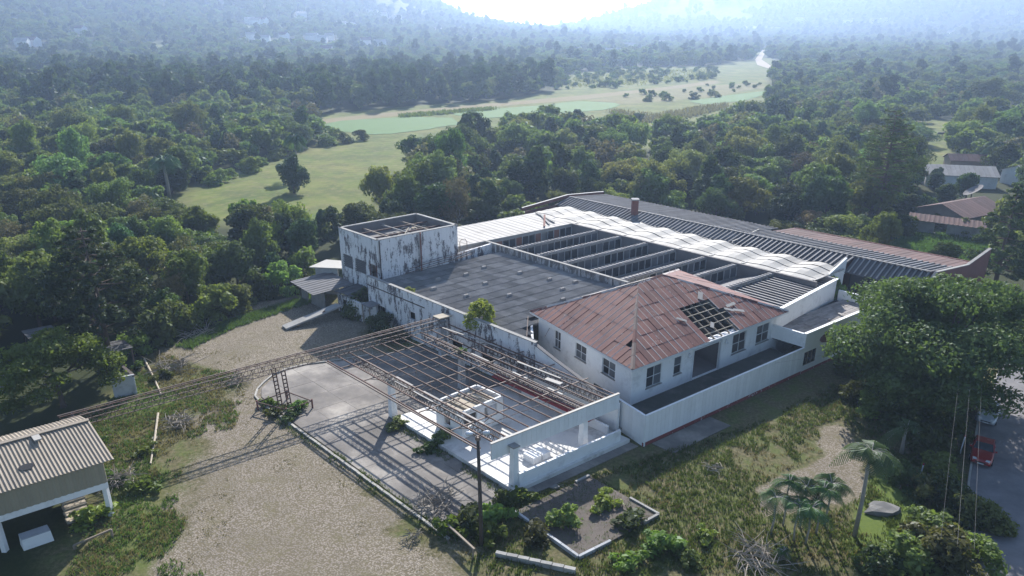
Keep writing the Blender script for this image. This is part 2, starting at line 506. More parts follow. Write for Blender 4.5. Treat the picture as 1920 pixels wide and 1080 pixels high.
lush = np.maximum(lush, gl * np.clip(vnoise(vx, vy, 4.5, 5) * 3 - .1, 0, .55))
openl = sm(sdf(vx, vy, FIELD) + wobf * .35, 6)
past = np.maximum(sm(sdf(vx, vy, PASTURE) + wobf * .2, 4), sm(sdf(vx, vy, PASTURE2) + wobf * .2, 4))
SITE = gp([(90, 1090), (150, 800), (215, 740), (250, 690), (300, 655), (430, 600), (560, 560), (600, 540)]) + [W(-1, 60), W(16, 60), W(38, 62), W(66, 63), W(68, -4), W(45, -8), W(20, -40), Vector((20, 10, 0)), Vector((-40, 10, 0))]
near = sm(sdf(vx, vy, SITE) + wob, 2.5)
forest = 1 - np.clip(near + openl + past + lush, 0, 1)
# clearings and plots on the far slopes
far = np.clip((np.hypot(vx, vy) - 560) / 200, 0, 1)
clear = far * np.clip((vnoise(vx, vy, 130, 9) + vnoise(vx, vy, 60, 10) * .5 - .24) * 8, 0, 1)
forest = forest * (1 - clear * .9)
tan = np.maximum(sm(sdf(vx, vy, TAN) + wobf * .15, 3), sm(sdf(vx, vy, FALLOW) + wobf * .2, 4) * .6)
dirt = np.zeros_like(vx)
ca = me.color_attributes.new("mask_a", 'FLOAT_COLOR', 'POINT')
ca.data.foreach_set("color", np.stack([cob, lush, forest, np.ones_like(cob)], 1).ravel().astype(np.float32))
cb = me.color_attributes.new("mask_b", 'FLOAT_COLOR', 'POINT')
cb.data.foreach_set("color", np.stack([np.clip(openl + past + clear, 0, 1), tan, dirt, np.ones_like(cob)], 1).ravel().astype(np.float32))
def ground_mat():
    t = NT("ground_cover"); v = t.pos()
    A_ = t.node("ShaderNodeVertexColor", layer_name="mask_a"); B_ = t.node("ShaderNodeVertexColor", layer_name="mask_b")
    sa = t.node("ShaderNodeSeparateColor"); t.l.new(A_.outputs[0], sa.inputs[0])
    sb = t.node("ShaderNodeSeparateColor"); t.l.new(B_.outputs[0], sb.inputs[0])
    n_s = t.noise(v, 3.2, 6, .7); n_m = t.noise(v, .45, 6, .65); n_l = t.noise(v, .06, 5, .6)
    # rough olive grass and litter
    g = t.ramp(n_s, [(.25, (.045, .040, .020)), (.48, (.105, .095, .045)), (.62, (.165, .14, .08)), (.8, (.22, .185, .125))])
    g = t.mix(t.math('MULTIPLY', t.ramp(n_m, [(.45, 0), (.62, 1)]), .6), g, t.mix(n_s, (.045, .075, .012), (.12, .16, .035)))
    lushc = t.mix(n_s, (.055, .090, .014), (.15, .19, .045))
    g = t.mix(sa.outputs[1], g, lushc)
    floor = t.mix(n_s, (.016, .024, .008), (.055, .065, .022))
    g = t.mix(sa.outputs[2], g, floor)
    # meadow
    md = t.ramp(t.math('ADD', t.math('MULTIPLY', n_l, .7), t.math('MULTIPLY', n_m, .3)), [(.36, (.085, .125, .022)), (.5, (.14, .165, .036)), (.66, (.205, .19, .06))])
    md = t.mix(t.math('MULTIPLY', t.ramp(t.noise(v, .11, 7, .75), [(.44, 0), (.58, 1)]), .6), md, (.075, .085, .03))
    md = t.mix(t.math('MULTIPLY', t.ramp(n_m, [(.52, 0), (.66, 1)]), .5), md, (.20, .18, .08))
    g = t.mix(sb.outputs[0], g, md)
    g = t.mix(t.math('MULTIPLY', sb.outputs[1], .85), g, t.mix(n_m, (.19, .15, .085), (.27, .225, .13)))
    g = t.mix(sb.outputs[2], g, (.27, .22, .17))
    # cobbles: small stones, pale faces, dark weedy joints
    vo = t.node("ShaderNodeTexVoronoi", feature='F1'); vo.inputs["Scale"].default_value = 6.8; vo.inputs["Randomness"].default_value = .75
    vm = t.mapping(v, (1, 1, .0), (0, 0, .63)); t.l.new(vm, vo.inputs["Vector"])
    stone = t.ramp(vo.outputs["Distance"], [(.0, 1), (.40, 1), (.62, 0)])
    cs = t.node("ShaderNodeSeparateColor"); t.l.new(vo.outputs["Color"], cs.inputs[0])
    sc_ = t.mix(cs.outputs[0], (.24, .203, .16), (.345, .30, .24))
    sc_ = t.mix(t.math('MULTIPLY', t.ramp(n_l, [(.42, 0), (.64, 1)]), .6), sc_, (.225, .19, .165))
    n_p = t.noise(v, .17, 6, .7)
    sc_ = t.mix(t.math('MULTIPLY', t.ramp(n_p, [(.46, 0), (.6, 1)]), .55), sc_, (.165, .145, .105))
    joint = t.mix(n_m, (.125, .105, .07), (.185, .155, .105))
    cb_ = t.mix(stone, joint, sc_)
    weed = t.ramp(t.math('ADD', t.math('MULTIPLY', n_m, .65), t.math('MULTIPLY', n_s, .35)), [(.52, 0), (.64, 1)])
    cb_ = t.mix(t.math('MULTIPLY', weed, .7), cb_, t.mix(n_s, (.085, .078, .036), (.19, .165, .09)))
    # the mix edge is broken up by the small noise
    e = t.math('ADD', sa.outputs[0], t.math('ADD', t.math('MULTIPLY', t.math('SUBTRACT', n_s, .5), 1.0), t.math('MULTIPLY', t.math('SUBTRACT', n_m, .5), 1.1)))
    e = t.ramp(e, [(.32, 0), (.66, 1)])
    e = t.math('MULTIPLY', e, t.ramp(sa.outputs[0], [(.02, 0), (.1, 1)]))
    g = t.mix(e, g, cb_)
    t.color(g); t.b.inputs["Roughness"].default_value = .95
    t.b.inputs["Specular IOR Level"].default_value = .15
    hh = t.math('ADD', t.math('MULTIPLY', t.math('MULTIPLY', stone, e), .5), t.math('MULTIPLY', n_s, .8))
    t.bump(hh, .45, .06)
    MATS["ground_cover"] = t.m
ground_mat()
me.materials.append(M["ground_cover"])
ground = link("ground", me)
tag(ground, kind="structure")

def sheet_poly(name, poly, z, mat):
    b = MB(); n = len(poly)
    b.quad(*[Vector((p[0], p[1], z)) for p in poly])
    o = b.build(name, mat)
    return tag(o, kind="structure")
def paddy_mat():
    t = NT("young_rice"); v = t.pos()
    n = t.noise(v, .12, 5, .6); n2 = t.noise(v, 1.3, 5, .7)
    t.color(t.mix(t.math('MULTIPLY', t.ramp(n2, [(.4, 0), (.65, 1)]), .6), t.mix(n, (.025, .105, .003), (.05, .15, .006)), (.07, .13, .01)))
    t.b.inputs["Roughness"].default_value = .9; t.bump(n2, .5, .1); MATS["young_rice"] = t.m
paddy_mat()
def orient(poly):
    s = sum(poly[i][0] * poly[(i + 1) % len(poly)][1] - poly[(i + 1) % len(poly)][0] * poly[i][1] for i in range(len(poly)))
    return poly if s > 0 else list(reversed(poly))
for pp in (PADDY1, PADDY2, PADDY3):
    # finer outline, slightly uneven
    q = []
    for i in range(len(pp)):
        a, b_ = pp[i], pp[(i + 1) % len(pp)]
        for k in range(6):
            p = a.lerp(b_, k / 6); q.append(Vector((p.x + rng.uniform(-.6, .6), p.y + rng.uniform(-.6, .6), 0)))
    sheet_poly("rice_field", orient(q), .12, M["young_rice"])

simple("track_soil", (.30, .245, .185), .95, .2, .3)
sheet_poly("dirt_track", orient(list(DIRT)), .15, M["track_soil"])
# the public road on the far side of the front garden
road_l = [Vector((22, 26, 0)), Vector((30.8, 38.0, 0)), Vector((38.2, 50.0, 0)), Vector((46.2, 61.5, 0)), Vector((54, 70.5, 0)), Vector((67, 84, 0)), Vector((95, 112, 0)), Vector((125, 150, 0))]
road_r = [Vector((p.x + 8.2, p.y - 5.6, 0)) for p in road_l]
rb = MB()
for i in range(len(road_l) - 1):
    rb.quad(*[p + Vector((0, 0, .012)) for p in (road_l[i], road_r[i], road_r[i + 1], road_l[i + 1])])
road = tag(rb.build("road", M["asphalt"]), kind="structure")
kb = tag(thing("kerb", None, None, road_l[0]), kind="structure")
for i in range(1, 5):
    a, b_ = road_l[i - 1], road_l[i]; n = int((b_ - a).length / 1.0)
    for k in range(n):
        s = MB(); p = a.lerp(b_, (k + .01) / n); q = a.lerp(b_, (k + .98) / n)
        s.bar(p + Vector((0, 0, .05)), q + Vector((0, 0, .05)), .16, .2)
        s.build("kerb_stone", M["kerb_stone"], kb)
# far road seen between the trees and the dirt track are in the ground cover
# ------------------------------------------------------------------ building helpers
def wall(name, parent, p0, p1, z0, z1, t, ops=(), mat=None, ztop=None):
    """p0->p1 is the outer face (outside on the right-hand side); ops = (u0,u1,v0,v1) openings in m / height"""
    p0 = Vector((p0[0], p0[1], 0)); p1 = Vector((p1[0], p1[1], 0))
    d = p1 - p0; L = d.length; d /= L; n = Vector((d.y, -d.x, 0))
    us = sorted({0.0, L} | {min(max(o[i], 0), L) for o in ops for i in (0, 1)})
    zs = sorted({z0, z1} | {min(max(o[i], z0), z1) for o in ops for i in (2, 3)})
    def hole(u, z): return any(o[0] < u < o[1] and o[2] < z < o[3] for o in ops)
    def P(u, z, k): 
        q = p0 + d * u - n * (t * k); return Vector((q.x, q.y, z))
    b = MB()
    nu, nz = len(us) - 1, len(zs) - 1
    solid = [[not hole((us[i] + us[i + 1]) / 2, (zs[j] + zs[j + 1]) / 2) for j in range(nz)] for i in range(nu)]
    S = lambda i, j: 0 <= i < nu and 0 <= j < nz and solid[i][j]
    for i in range(nu):
        for j in range(nz):
            if not solid[i][j]: continue
            a, c, e, f = us[i], us[i + 1], zs[j], zs[j + 1]
            b.quad(P(a, e, 0), P(c, e, 0), P(c, f, 0), P(a, f, 0))
            b.quad(P(c, e, 1), P(a, e, 1), P(a, f, 1), P(c, f, 1))
            if not S(i - 1, j): b.quad(P(a, e, 1), P(a, e, 0), P(a, f, 0), P(a, f, 1))
            if not S(i + 1, j): b.quad(P(c, e, 0), P(c, e, 1), P(c, f, 1), P(c, f, 0))
            if not S(i, j + 1): b.quad(P(a, f, 0), P(c, f, 0), P(c, f, 1), P(a, f, 1))
            if not S(i, j - 1): b.quad(P(a, e, 1), P(c, e, 1), P(c, e, 0), P(a, e, 0))
    return b.build(name, mat, parent)
def fr(p0, p1):
    p0 = Vector((p0[0], p0[1], 0)); d = (Vector((p1[0], p1[1], 0)) - p0).normalized()
    n = Vector((d.y, -d.x, 0))
    return p0, d, n
def window(parent, p0, p1, u0, u1, z0, z1, nx=2, ny=2, fm="white_frame", gm="pane_brown", inset=.10, sill=True, name="window", bw=.06):
    p0, d, n = fr(p0, p1)
    P = lambda u, z, k=0.0: p0 + d * u + n * k + Vector((0, 0, z))
    f = MB(); k = -inset
    for u in [u0 + bw / 2 + (u1 - u0 - bw) * i / nx for i in range(nx + 1)]:
        f.bar(P(u, z0, k), P(u, z1, k), bw, bw, up=tuple(n))
    for z in [z0 + bw / 2 + (z1 - z0 - bw) * i / ny for i in range(ny + 1)]:
        f.bar(P(u0 + bw * .5, z, k + .003), P(u1 - bw * .5, z, k + .003), bw * .9, bw * .9)
    w = f.build(name, M[fm], parent)
    for i in range(nx):
        for j in range(ny):
            g = MB()
            a = u0 + (u1 - u0) * i / nx + .03; c = u0 + (u1 - u0) * (i + 1) / nx - .03
            e = z0 + (z1 - z0) * j / ny + .03; h = z0 + (z1 - z0) * (j + 1) / ny - .03
            tl = rng.uniform(-.02, .02)
            g.quad(P(a, e, k - .01), P(c, e, k - .01 + tl), P(c, h, k - .01 + tl), P(a, h, k - .01))
            q_ = rng.random()
            if q_ < .08: continue
            g.build("pane", M[gm] if q_ < .78 else M["pane_grey"], w)
    if sill:
        s = MB(); s.bar(P(u0 - .08, z0 - .04, -.02), P(u1 + .08, z0 - .04, -.02), .26, .08)
        s.build("sill", M["concrete_wall"], w)
    return w
def slab(name, parent, poly, z0, z1, mat):
    b = MB(); b.prism(orient([Vector(p) for p in poly]), z0, z1); return b.build(name, mat, parent)
def clip_poly(poly, a, b_, c):
    """keep a*x+b*y<=c"""
    out = []
    for i in range(len(poly)):
        p, q = poly[i], poly[(i + 1) % len(poly)]
        dp, dq = a * p[0] + b_ * p[1] - c, a * q[0] + b_ * q[1] - c
        if dp <= 0: out.append(p)
        if (dp < 0 < dq) or (dq < 0 < dp):
            t = dp / (dp - dq); out.append((p[0] + (q[0] - p[0]) * t, p[1] + (q[1] - p[1]) * t))
    return out

# ------------------------------------------------------------------ white house with the rusty hip roof
house = thing("white_house", "white two-storey house with rusty red hip roof, partly stripped to its rafters", "house", HW(.55, .55))
ZD, ZE = 1.9, 5.95
c1 = HW(.55, .55); c2 = HW(23.6, .55); c0 = HW(.55, 16.0); c3 = HW(23.6, 16.0)
f_ops = [(2.0, 4.1, 3.05, 5.2), (5.85, 6.95, 3.3, 5.2), (8.6, 12.9, ZD + .02, 5.2), (14.9, 17.2, 3.05, 5.25), (19.0, 21.25, 3.1, 5.2)]
wall("front_wall", house, c1, c2, 0, ZE, .25, f_ops, M["white_wall"])
Ls = 15.45
l_u = lambda u: Ls - u
l_ops = [(l_u(12.4), l_u(11.3), 3.15, 5.15), (l_u(8.7), l_u(6.9), 3.5, 5.15), (l_u(4.35), l_u(2.4), 3.55, 5.2)]
wall("side_wall", house, c0, c1, 0, ZE, .25, l_ops, M["white_wall"])
wall("side_wall", house, c2, c3, 0, ZE, .25, [(3, 5, 3.1, 5.2)], M["white_wall"])
wall("back_wall", house, c3, c0, 0, ZE, .25, [], M["white_wall"])
for o_, nx in ((f_ops[0], 2), (f_ops[1], 1), (f_ops[3], 2), (f_ops[4], 2)):
    window(house, c1, c2, *o_, nx=nx, ny=2, gm="pane_brown" if o_[0] > 13 else "pane_dark")
for i, o_ in enumerate(l_ops): window(house, c0, c1, *o_, nx=2, ny=2)
p0, d, n = fr(c1, c2)
b = MB()       # the wide opening's jambs
for u in (8.6, 12.9): b.bar(p0 + d * u + n * .02 + Vector((0, 0, ZD)), p0 + d * u + n * .02 + Vector((0, 0, 5.25)), .14, .14, up=tuple(n))
b.bar(p0 + d * 8.5 + n * .024 + Vector((0, 0, 5.27)), p0 + d * 13 + n * .024 + Vector((0, 0, 5.27)), .14, .14)
b.build("door_frame", M["white_frame"], house)
for u in (7.9, 13.6):
    b = MB(); b.bar(p0 + d * u + n * .1 + Vector((0, 0, 4.8)), p0 + d * u + n * .1 + Vector((0, 0, 5.15)), .2, .2, up=tuple(n))
    b.bar(p0 + d * u + n * .2 + Vector((0, 0, 4.75)), p0 + d * u + n * .2 + Vector((0, 0, 4.85)), .3, .3, up=tuple(n))
    b.build("wall_lamp", M["white_frame"], house)
slab("floor", house, [HW(.85, .85), HW(23.3, .85), HW(23.3, 15.7), HW(.85, 15.7)], ZD - .2, ZD, M["inner_wall"])
b = MB(); b.bar(HW(14, .9, ZD), HW(14, 15.6, ZD), .2, 7.4); b.bar(HW(8.0, 6, ZD), HW(14, 6, ZD), .2, 7.4)
b.build("inner_partition", M["inner_wall"], house)
# hip roof: four slopes laid with separate sheets
zE = 6.05
e = [HW(-.05, -.05, zE), HW(24.2, -.05, zE), HW(24.2, 16.9, zE), HW(-.05, 16.9, zE)]
ap1, ap2 = HW(8.5, 8.5, 10.05), HW(12.3, 8.7, 10.2)
roof = tag(link("roof", None, house), "rusty red sheet-metal hip roof with a hole down to the rafters")
def slope(e0, e1, t1, t0, n_rows, sw, skip=None, tag_=0):
    """sheets on one slope: eave e0->e1, ridge t0..t1 (t0 above e0 side)"""
    U = (e1 - e0); LU = U.length; U = U / LU
    nrm = U.cross(t0 - e0).normalized()
    V = nrm.cross(U).normalized()
    def uv(p): return ((p - e0).dot(U), (p - e0).dot(V))
    poly = [uv(e0), uv(e1), uv(t1)] + ([uv(t0)] if (t0 - t1).length > .1 else [])
    vmax = max(p[1] for p in poly)
    nu = int(LU / sw + .5)
    for r in range(n_rows):
        v0 = vmax * r / n_rows; v1 = vmax * (r + 1) / n_rows + .12
        for i in range(nu):
            u0 = LU * i / nu; u1 = LU * (i + 1) / nu
            q = clip_poly(clip_poly(clip_poly(clip_poly(poly, -1, 0, -u0), 1, 0, u1), 0, -1, -v0), 0, 1, v1)
            if len(q) < 3: continue
            cx = sum(p[0] for p in q) / len(q); cy = sum(p[1] for p in q) / len(q)
            ar = abs(sum(q[k][0] * q[(k + 1) % len(q)][1] - q[(k + 1) % len(q)][0] * q[k][1] for k in range(len(q)))) / 2
            if ar < .05 or (skip and skip(cx, cy, i, r)): continue
            h = .03 + .02 * r + rng.uniform(0, .022); tw = rng.uniform(-.03, .03)
            Pt = lambda p: e0 + U * p[0] + V * p[1] + nrm * (h + .014 * (p[0] - u0) / sw + tw * (p[1] - v0) * .15)
            b = MB()
            b.quad(*[Pt(p) for p in q], uv=[((p[0] - u0) / (u1 - u0), p[1] / 5) for p in q])
            # rolled lap on one edge
            lo = [p for p in q if abs(p[0] - u0) < 1e-4]
            if len(lo) == 2:
                a_, c_ = Pt(lo[0]), Pt(lo[1])
                s = nrm * .035; w_ = U * .05
                for x0, x1, y0, y1 in ((-w_, s, None, None),):
                    b.quad(a_ - w_, c_ - w_, c_ + s, a_ + s, uv=[(.02, 0)] * 4)
                    b.quad(a_ + s, c_ + s, c_ + w_, a_ + w_, uv=[(.04, 0)] * 4)
            b.build("roof_sheet", M["rusty_sheet"], roof)
hole = lambda u, v, i, r: (10.9 < u < 16.7 and .6 < v < 5.2 and not (u > 16 and v < 1.2) and not (u < 11.2 and v > 3.8) and not (u > 15.4 and v > 3.6))
slope(e[0], e[1], ap2, ap1, 6, .78, hole)
slope(e[3], e[0], ap1, ap1, 5, .78, lambda u, v, i, r: (i == 18 and r == 1))
slope(e[1], e[2], ap2, ap2, 3, 1.1)
slope(e[2], e[3], ap1, ap2, 3, 1.3)
# hip and ridge caps, eave board, exposed rafters, loose sheets
for a_, c_ in ((e[0], ap1), (ap1, ap2), (ap2, e[1]), (e[3], ap1), (ap2, e[2])):
    n_ = max(2, int((c_ - a_).length / 1.8))
    for k in range(n_):
        s = MB(); p = a_.lerp(c_, k / n_); q = a_.lerp(c_, (k + .97) / n_)
        u = (q - p).normalized(); sd_ = u.cross(Vector((0, 0, 1))).normalized()
        up = Vector((0, 0, .16 + rng.uniform(0, .03))); lo = Vector((0, 0, .04))
        s.quad(p - sd_ * .2 + lo, q - sd_ * .2 + lo, q + up, p + up, uv=[(.02, 0)] * 4); s.quad(p + up, q + up, q + sd_ * .2 + lo, p + sd_ * .2 + lo, uv=[(.02, 0)] * 4)
        s.build("ridge_cap", M["pale_steel"] if (a_ is e[0] and k % 5 != 2) else M["rusty_sheet"], roof)
for k in range(4):
    s = MB(); a_, c_ = e[k], e[(k + 1) % 4]
    s.bar(a_ + Vector((0, 0, -.10)), c_ + Vector((0, 0, -.10)), .05, .2); s.build("eave_board", M["white_frame"], roof)
b = MB(); ins = .14      # soffit under the overhang
oi = [HW(.2, .2), HW(23.95, .2), HW(23.95, 16.6), HW(.2, 16.6)]
ii_ = [HW(.6, .6), HW(23.55, .6), HW(23.55, 15.95), HW(.6, 15.95)]
for k in range(4):
    j = (k + 1) % 4
    b.quad(*[Vector((q.x, q.y, 5.955)) for q in (e[k], e[j], ii_[j], ii_[k])])
b.build("soffit", M["white_frame"], roof)
U = (e[1] - e[0]).normalized(); Nn = U.cross(ap1 - e[0]).normalized(); V = Nn.cross(U)
for u in (9.4, 10.6, 11.8, 13.0, 14.2, 15.4, 16.6, 17.8):
    s = MB(); s.bar(e[0] + U * u + V * .1 - Nn * .10, e[0] + U * (u) + V * 6.0 - Nn * .10, .08, .16, up=tuple(Nn)); s.build("rafter", M["timber"], roof)
for v in (.9, 1.8, 2.7, 3.6, 4.5):
    s = MB(); s.bar(e[0] + U * 9.2 + V * v - Nn * .015, e[0] + U * (18.0 + rng.uniform(-.8, .2)) + V * (v + rng.uniform(-.1, .1)) - Nn * .015, .07, .06, up=tuple(Nn)); s.build("batten", M["pale_timber"], roof)
for (u, v, l, w_, an, m_) in ((9.9, 3.4, 1.1, .3, 2.4, "pale_roof"), (14.9, 5.5, 1.3, .55, .75, "pale_roof"), (17.5, 3.2, 1.5, .36, .05, "white_roof"), (17.8, 2.2, 1.3, .34, -.5, "pale_roof"), (16.7, 2.7, 1.1, .3, -.6, "pale_roof"), (12.8, 1.6, .9, .4, .7, "pale_roof")):
    s = MB(); c = e[0] + U * u + V * v + Nn * .18
    dx = U * math.cos(an) + V * math.sin(an); dy = Nn.cross(dx)
    s.box(c, dx * (l / 2), dy * (w_ / 2), (Nn + dx * .1) * .012); s.build("loose_sheet", M[m_], roof)

# ------------------------------------------------------------------ front wing with the panel fascia (shop front)
wing = thing("shop_wing", "low white shop wing with ribbed panel fascia around the house front", "building", W(0, 0))
ZW = 3.2
wl = HW(.55, .55) + Vector((-5.6 * 0, 0, 0))
wc = W(0, 0); wr = W(24.3, 0.0); wb = wc + Vector((HBX, HBY, 0)) * 5.9
wall("side_wall", wing, wb, wc, 0, 1.0, .2, [(.25, .8, -.1, 1.2), (1.55, 2.9, .2, 1.2)], M["white_wall"])
wall("front_wall", wing, wc, wr, .0, .38, .2, [], M["base_band"])
ws = W(-.6, 0) + Vector((HBX, HBY, 0)) * 0
def panels(parent, p0, p1, z0, z1, w, mat, off=.06, jitter=.004, name="fascia_panel"):
    p0, d, n = fr(p0, p1); L = (Vector((p1[0], p1[1], 0)) - p0).length; k = int(L / w + .5)
    for i in range(k):
        a = L * i / k + .006; c = L * (i + 1) / k - .006
        o = off + rng.uniform(0, jitter)
        s = MB(); s.box(p0 + d * ((a + c) / 2) + n * (o / 2) + Vector((0, 0, (z0 + z1) / 2)), d * ((c - a) / 2), n * (o / 2), Vector((0, 0, (z1 - z0) / 2)))
        s.build(name, M[mat], parent)
fas = tag(link("fascia", None, wing))
for a_, c_ in ((wb, wc), (wc, wr)):
    q0, dd, nn = fr(a_, c_)
    s = MB(); L = (Vector((c_[0], c_[1], 0)) - q0).length
    s.box(q0 + dd * L / 2 - nn * .1 + Vector((0, 0, (ZW + .42) / 2 + .0)), dd * (L / 2), nn * .09, Vector((0, 0, (ZW - .44) / 2))); s.build("fascia_backing", M["white_wall"], fas)
    panels(fas, a_, c_, .45, ZW, .52, "white_panel")
    s = MB(); s.bar(q0 + Vector((0, 0, ZW + .03)), q0 + dd * L + Vector((0, 0, ZW + .03)), .22, .06); s.build("coping", M["white_panel"], fas)
slab("deck", wing, [wc + (W(.2, .2) - W(0, 0)), wr + (W(0, .2) - W(0, 0)), W(24.6, 3.9), HW(.5, 6)], 1.6, 1.86, M["deck"])
for u0, z0 in ((1.55, .2),): window(wing, wb, wc, 2.0, 3.3, .25, 1.0, 2, 1, gm="pane_dark", inset=.05, sill=False)
s = MB()
for k in range(26): # moss and leaves drifted along the deck
    p = W(rng.uniform(.8, 23), rng.uniform(.4, 1.0), 1.87); s.box(p, Vector((rng.uniform(.2, .7), .1, 0)), Vector((-.1, rng.uniform(.1, .3), 0)), Vector((0, 0, .015)))
tag(s.build("leaf_litter", M["slate"], wing), kind="stuff")
# forecourt step and the low kerb before the wing
slab("forecourt", wing, [W(1, -.1), W(9, -.1), W(9, -2.4), W(1, -2.4)], 0, .06, M["concrete"])
# the sign wing: higher parapet with an oval shop sign
shop = thing("sign_wing", "grey shop front with stepped parapet, shuttered windows and dark red oval sign", "building", W(24.4, 0))
sa, sb_ = W(24.35, 0), W(41.5, 0)
wall("front_wall", shop, sa, sb_, 0, 4.8, .25, [(.15, 2.5, .9, 2.55), (4.2, 7.2, .8, 2.5), (8.4, 11.4, .8, 2.5), (12.6, 15.6, .8, 2.5)], M["white_panel"])
for o_ in ((.15, 2.5, .9, 2.55), (4.2, 7.2, .8, 2.5), (8.4, 11.4, .8, 2.5), (12.6, 15.6, .8, 2.5)):
    window(shop, sa, sb_, *o_, nx=3, ny=1, fm="timber", gm="pane_dark", inset=.08, sill=False)
wall("base_band", shop, sa + Vector((.012, -.016, 0)), sb_ + Vector((.012, -.016, 0)), 0, .3, .05, [], M["base_band"])
wall("end_wall", shop, W(24.35, 4), W(24.35, 0.02), 3.2, 4.75, .25, [], M["white_wall"])
wall("end_wall", shop, sb_, W(41.5, 5.9), 0, 4.6, .25, [], M["white_wall"])
s = MB(); s.bar(W(24.2, .1, 4.84), W(41.5, .1, 4.84), .34, .08); s.build("coping", M["white_panel"], shop)
p0, d, n = fr(sa, sb_)
sg = MB(); pts = []
for k in range(40):
    t_ = 2 * math.pi * k / 40; pts.append((5.8 + 3.0 * math.cos(t_), 3.38 + .72 * math.sin(t_)))
front = [p0 + d * u + n * .07 + Vector((0, 0, z)) for u, z in pts]; back = [p0 + d * u + n * .005 + Vector((0, 0, z)) for u, z in pts]
sg.quad(*front)
for k in range(40): sg.quad(back[k], back[(k + 1) % 40], front[(k + 1) % 40], front[k])
sign = tag(sg.build("oval_sign", M["sign_red"], shop), "dark red oval sign with faded yellow letters")
tc = bpy.data.curves.new("lettering", 'FONT'); tc.body = "MAXXI"; tc.size = 1.05; tc.extrude = .012; tc.align_x = 'CENTER'; tc.align_y = 'CENTER'; tc.offset = .018
to_ = bpy.data.objects.new("lettering_curve", tc); COL.objects.link(to_)
bpy.context.view_layer.update()
lme = bpy.data.meshes.new_from_object(to_.evaluated_get(bpy.context.evaluated_depsgraph_get()))
bpy.data.objects.remove(to_); lme.materials.clear(); lme.materials.append(M["sign_yellow"])
to = bpy.data.objects.new("lettering", lme); COL.objects.link(to)
to.parent = sign
mw = Matrix((( d.x, 0, n.x, 0), (d.y, 0, n.y, 0), (0, 1, 0, 0), (0, 0, 0, 1)))
mw.translation = p0 + d * 5.5 + n * .085 + Vector((0, 0, 3.38)) - ORG[shop]
to.matrix_local = mw
# slate roof of the sign wing, laid in courses
sroof = tag(link("slate_roof", None, shop))
for r in range(13):
    b0 = .35 + r * .36
    for k in range(8):
        a0 = 24.7 + k * 2.05 + (r % 2) * .6 ; a1 = min(a0 + 2.0, 41.2)
        if a1 - a0 < .3: continue
        z = 3.35 + r * .018 + rng.uniform(0, .03); s = MB()
        s.hexa([W(a0, b0, z - .05), W(a1, b0, z - .05), W(a1, b0 + .44, z - .02), W(a0, b0 + .44, z - .02), W(a0, b0, z), W(a1, b0, z), W(a1, b0 + .44, z + .0), W(a0, b0 + .44, z + .0)])
        s.build("slate_course", M["slate"], sroof)
slab("roof_base", shop, [W(24.62, .28), W(41.2, .28), W(41.2, 6.0), W(24.62, 5.2)], 3.0, 3.24, M["dark_inside"])
for k in range(9):
    s = MB(); p = W(rng.uniform(25, 38), rng.uniform(.6, 3.4), 3.62); an = rng.uniform(0, 3); dx = Vector((math.cos(an), math.sin(an), .1))
    s.box(p, dx * rng.uniform(.15, .5), Vector((-dx.y, dx.x, 0)) * rng.uniform(.1, .2), Vector((0, 0, .012))); s.build("broken_tile", M["white_roof"] if k < 3 else M["slate"], sroof)

# ------------------------------------------------------------------ main hall: flat roof laid with corrugated sheets, old parapets
hall = thing("flat_roof_hall", "long hall with grey corrugated flat roof behind stained white parapets", "building", W(.2, 14))
wall("parapet_wall", hall, W(0, 42.5), W(0, 13.4), 0, 6.0, .28, [(1.6, 3.6, .2, 2.6), (8.4, 9.6, 2.6, 3.6), (16, 18, .6, 2.4), (21, 23, .6, 2.4)], M["old_wall"])
s = MB()
n_ = 14
for k in range(n_):
    b0 = 42.5 - 29.1 * k / n_; b1 = 42.5 - 29.1 * (k + .985) / n_
    s = MB(); s.bar(W(.15, b0, 6.03), W(.15, b1, 6.03), .42, .07 + rng.uniform(0, .02)); s.build("coping_stone", M["concrete_wall"], hall)
s = MB(); s.bar(W(-.03, 42.4, 4.85), W(-.03, 31, 4.85), .05, .12); s.build("string_course", M["dark_steel"], hall)
wall("back_parapet", hall, W(21.6, 45.2), W(14.3, 44.0), 0, 6.0, .3, [], M["old_wall"])
wall("far_parapet", hall, W(21.6, 20.8), W(21.6, 46.4), 0, 6.05, .3, [], M["old_parapet"])
def inward(name, a0, b0, a1, b1, z0, z1, mat): # the side of a parapet seen over the roof
    return wall(name, hall, W(a0, b0), W(a1, b1), z0, z1, .04, [], M[mat])
sw = MB()
for (b0, z0), (b1, z1) in zip([(13.4, 5.75), (10.8, 4.95), (6.7, 3.85)], [(10.8, 4.95), (6.7, 3.85), (3.0, 3.3)]):
    sw.hexa([W(0, b0, 0), W(0, b1, 0), W(.25, b1, 0), W(.25, b0, 0), W(0, b0, z0), W(0, b1, z1), W(.25, b1, z1), W(.25, b0, z0)])
sw.build("sloping_wall", M["white_wall"], hall)
for (b0, z0), (b1, z1) in zip([(13.4, 5.75), (10.8, 4.95), (6.7, 3.85)], [(10.8, 4.95), (6.7, 3.85), (3.0, 3.3)]):
    s = MB(); s.bar(W(.12, b0, z0 + .05), W(.12, b1, z1 + .05), .42, .09); s.build("wall_capping", M["mid_ribbed"], hall)
wall("end_wall", hall, W(.1, 13.6), W(5.4, 19.6), 0, 4.85, .25, [], M["old_wall"])
inward("parapet_lining", 21.28, 46.2, 21.28, 20.6, 4.9, 5.97, "old_parapet")
inward("parapet_lining", 14.3, 43.95, 21.3, 45.0, 4.9, 5.9, "old_parapet")
for k in range(5):
    s = MB(); bb = 44 - k * 5.2; s.bar(W(21.18, bb, 4.9), W(21.18, bb, 6.02), .22, .18); s.build("pilaster", M["block_wall"], hall)
n_ = 9
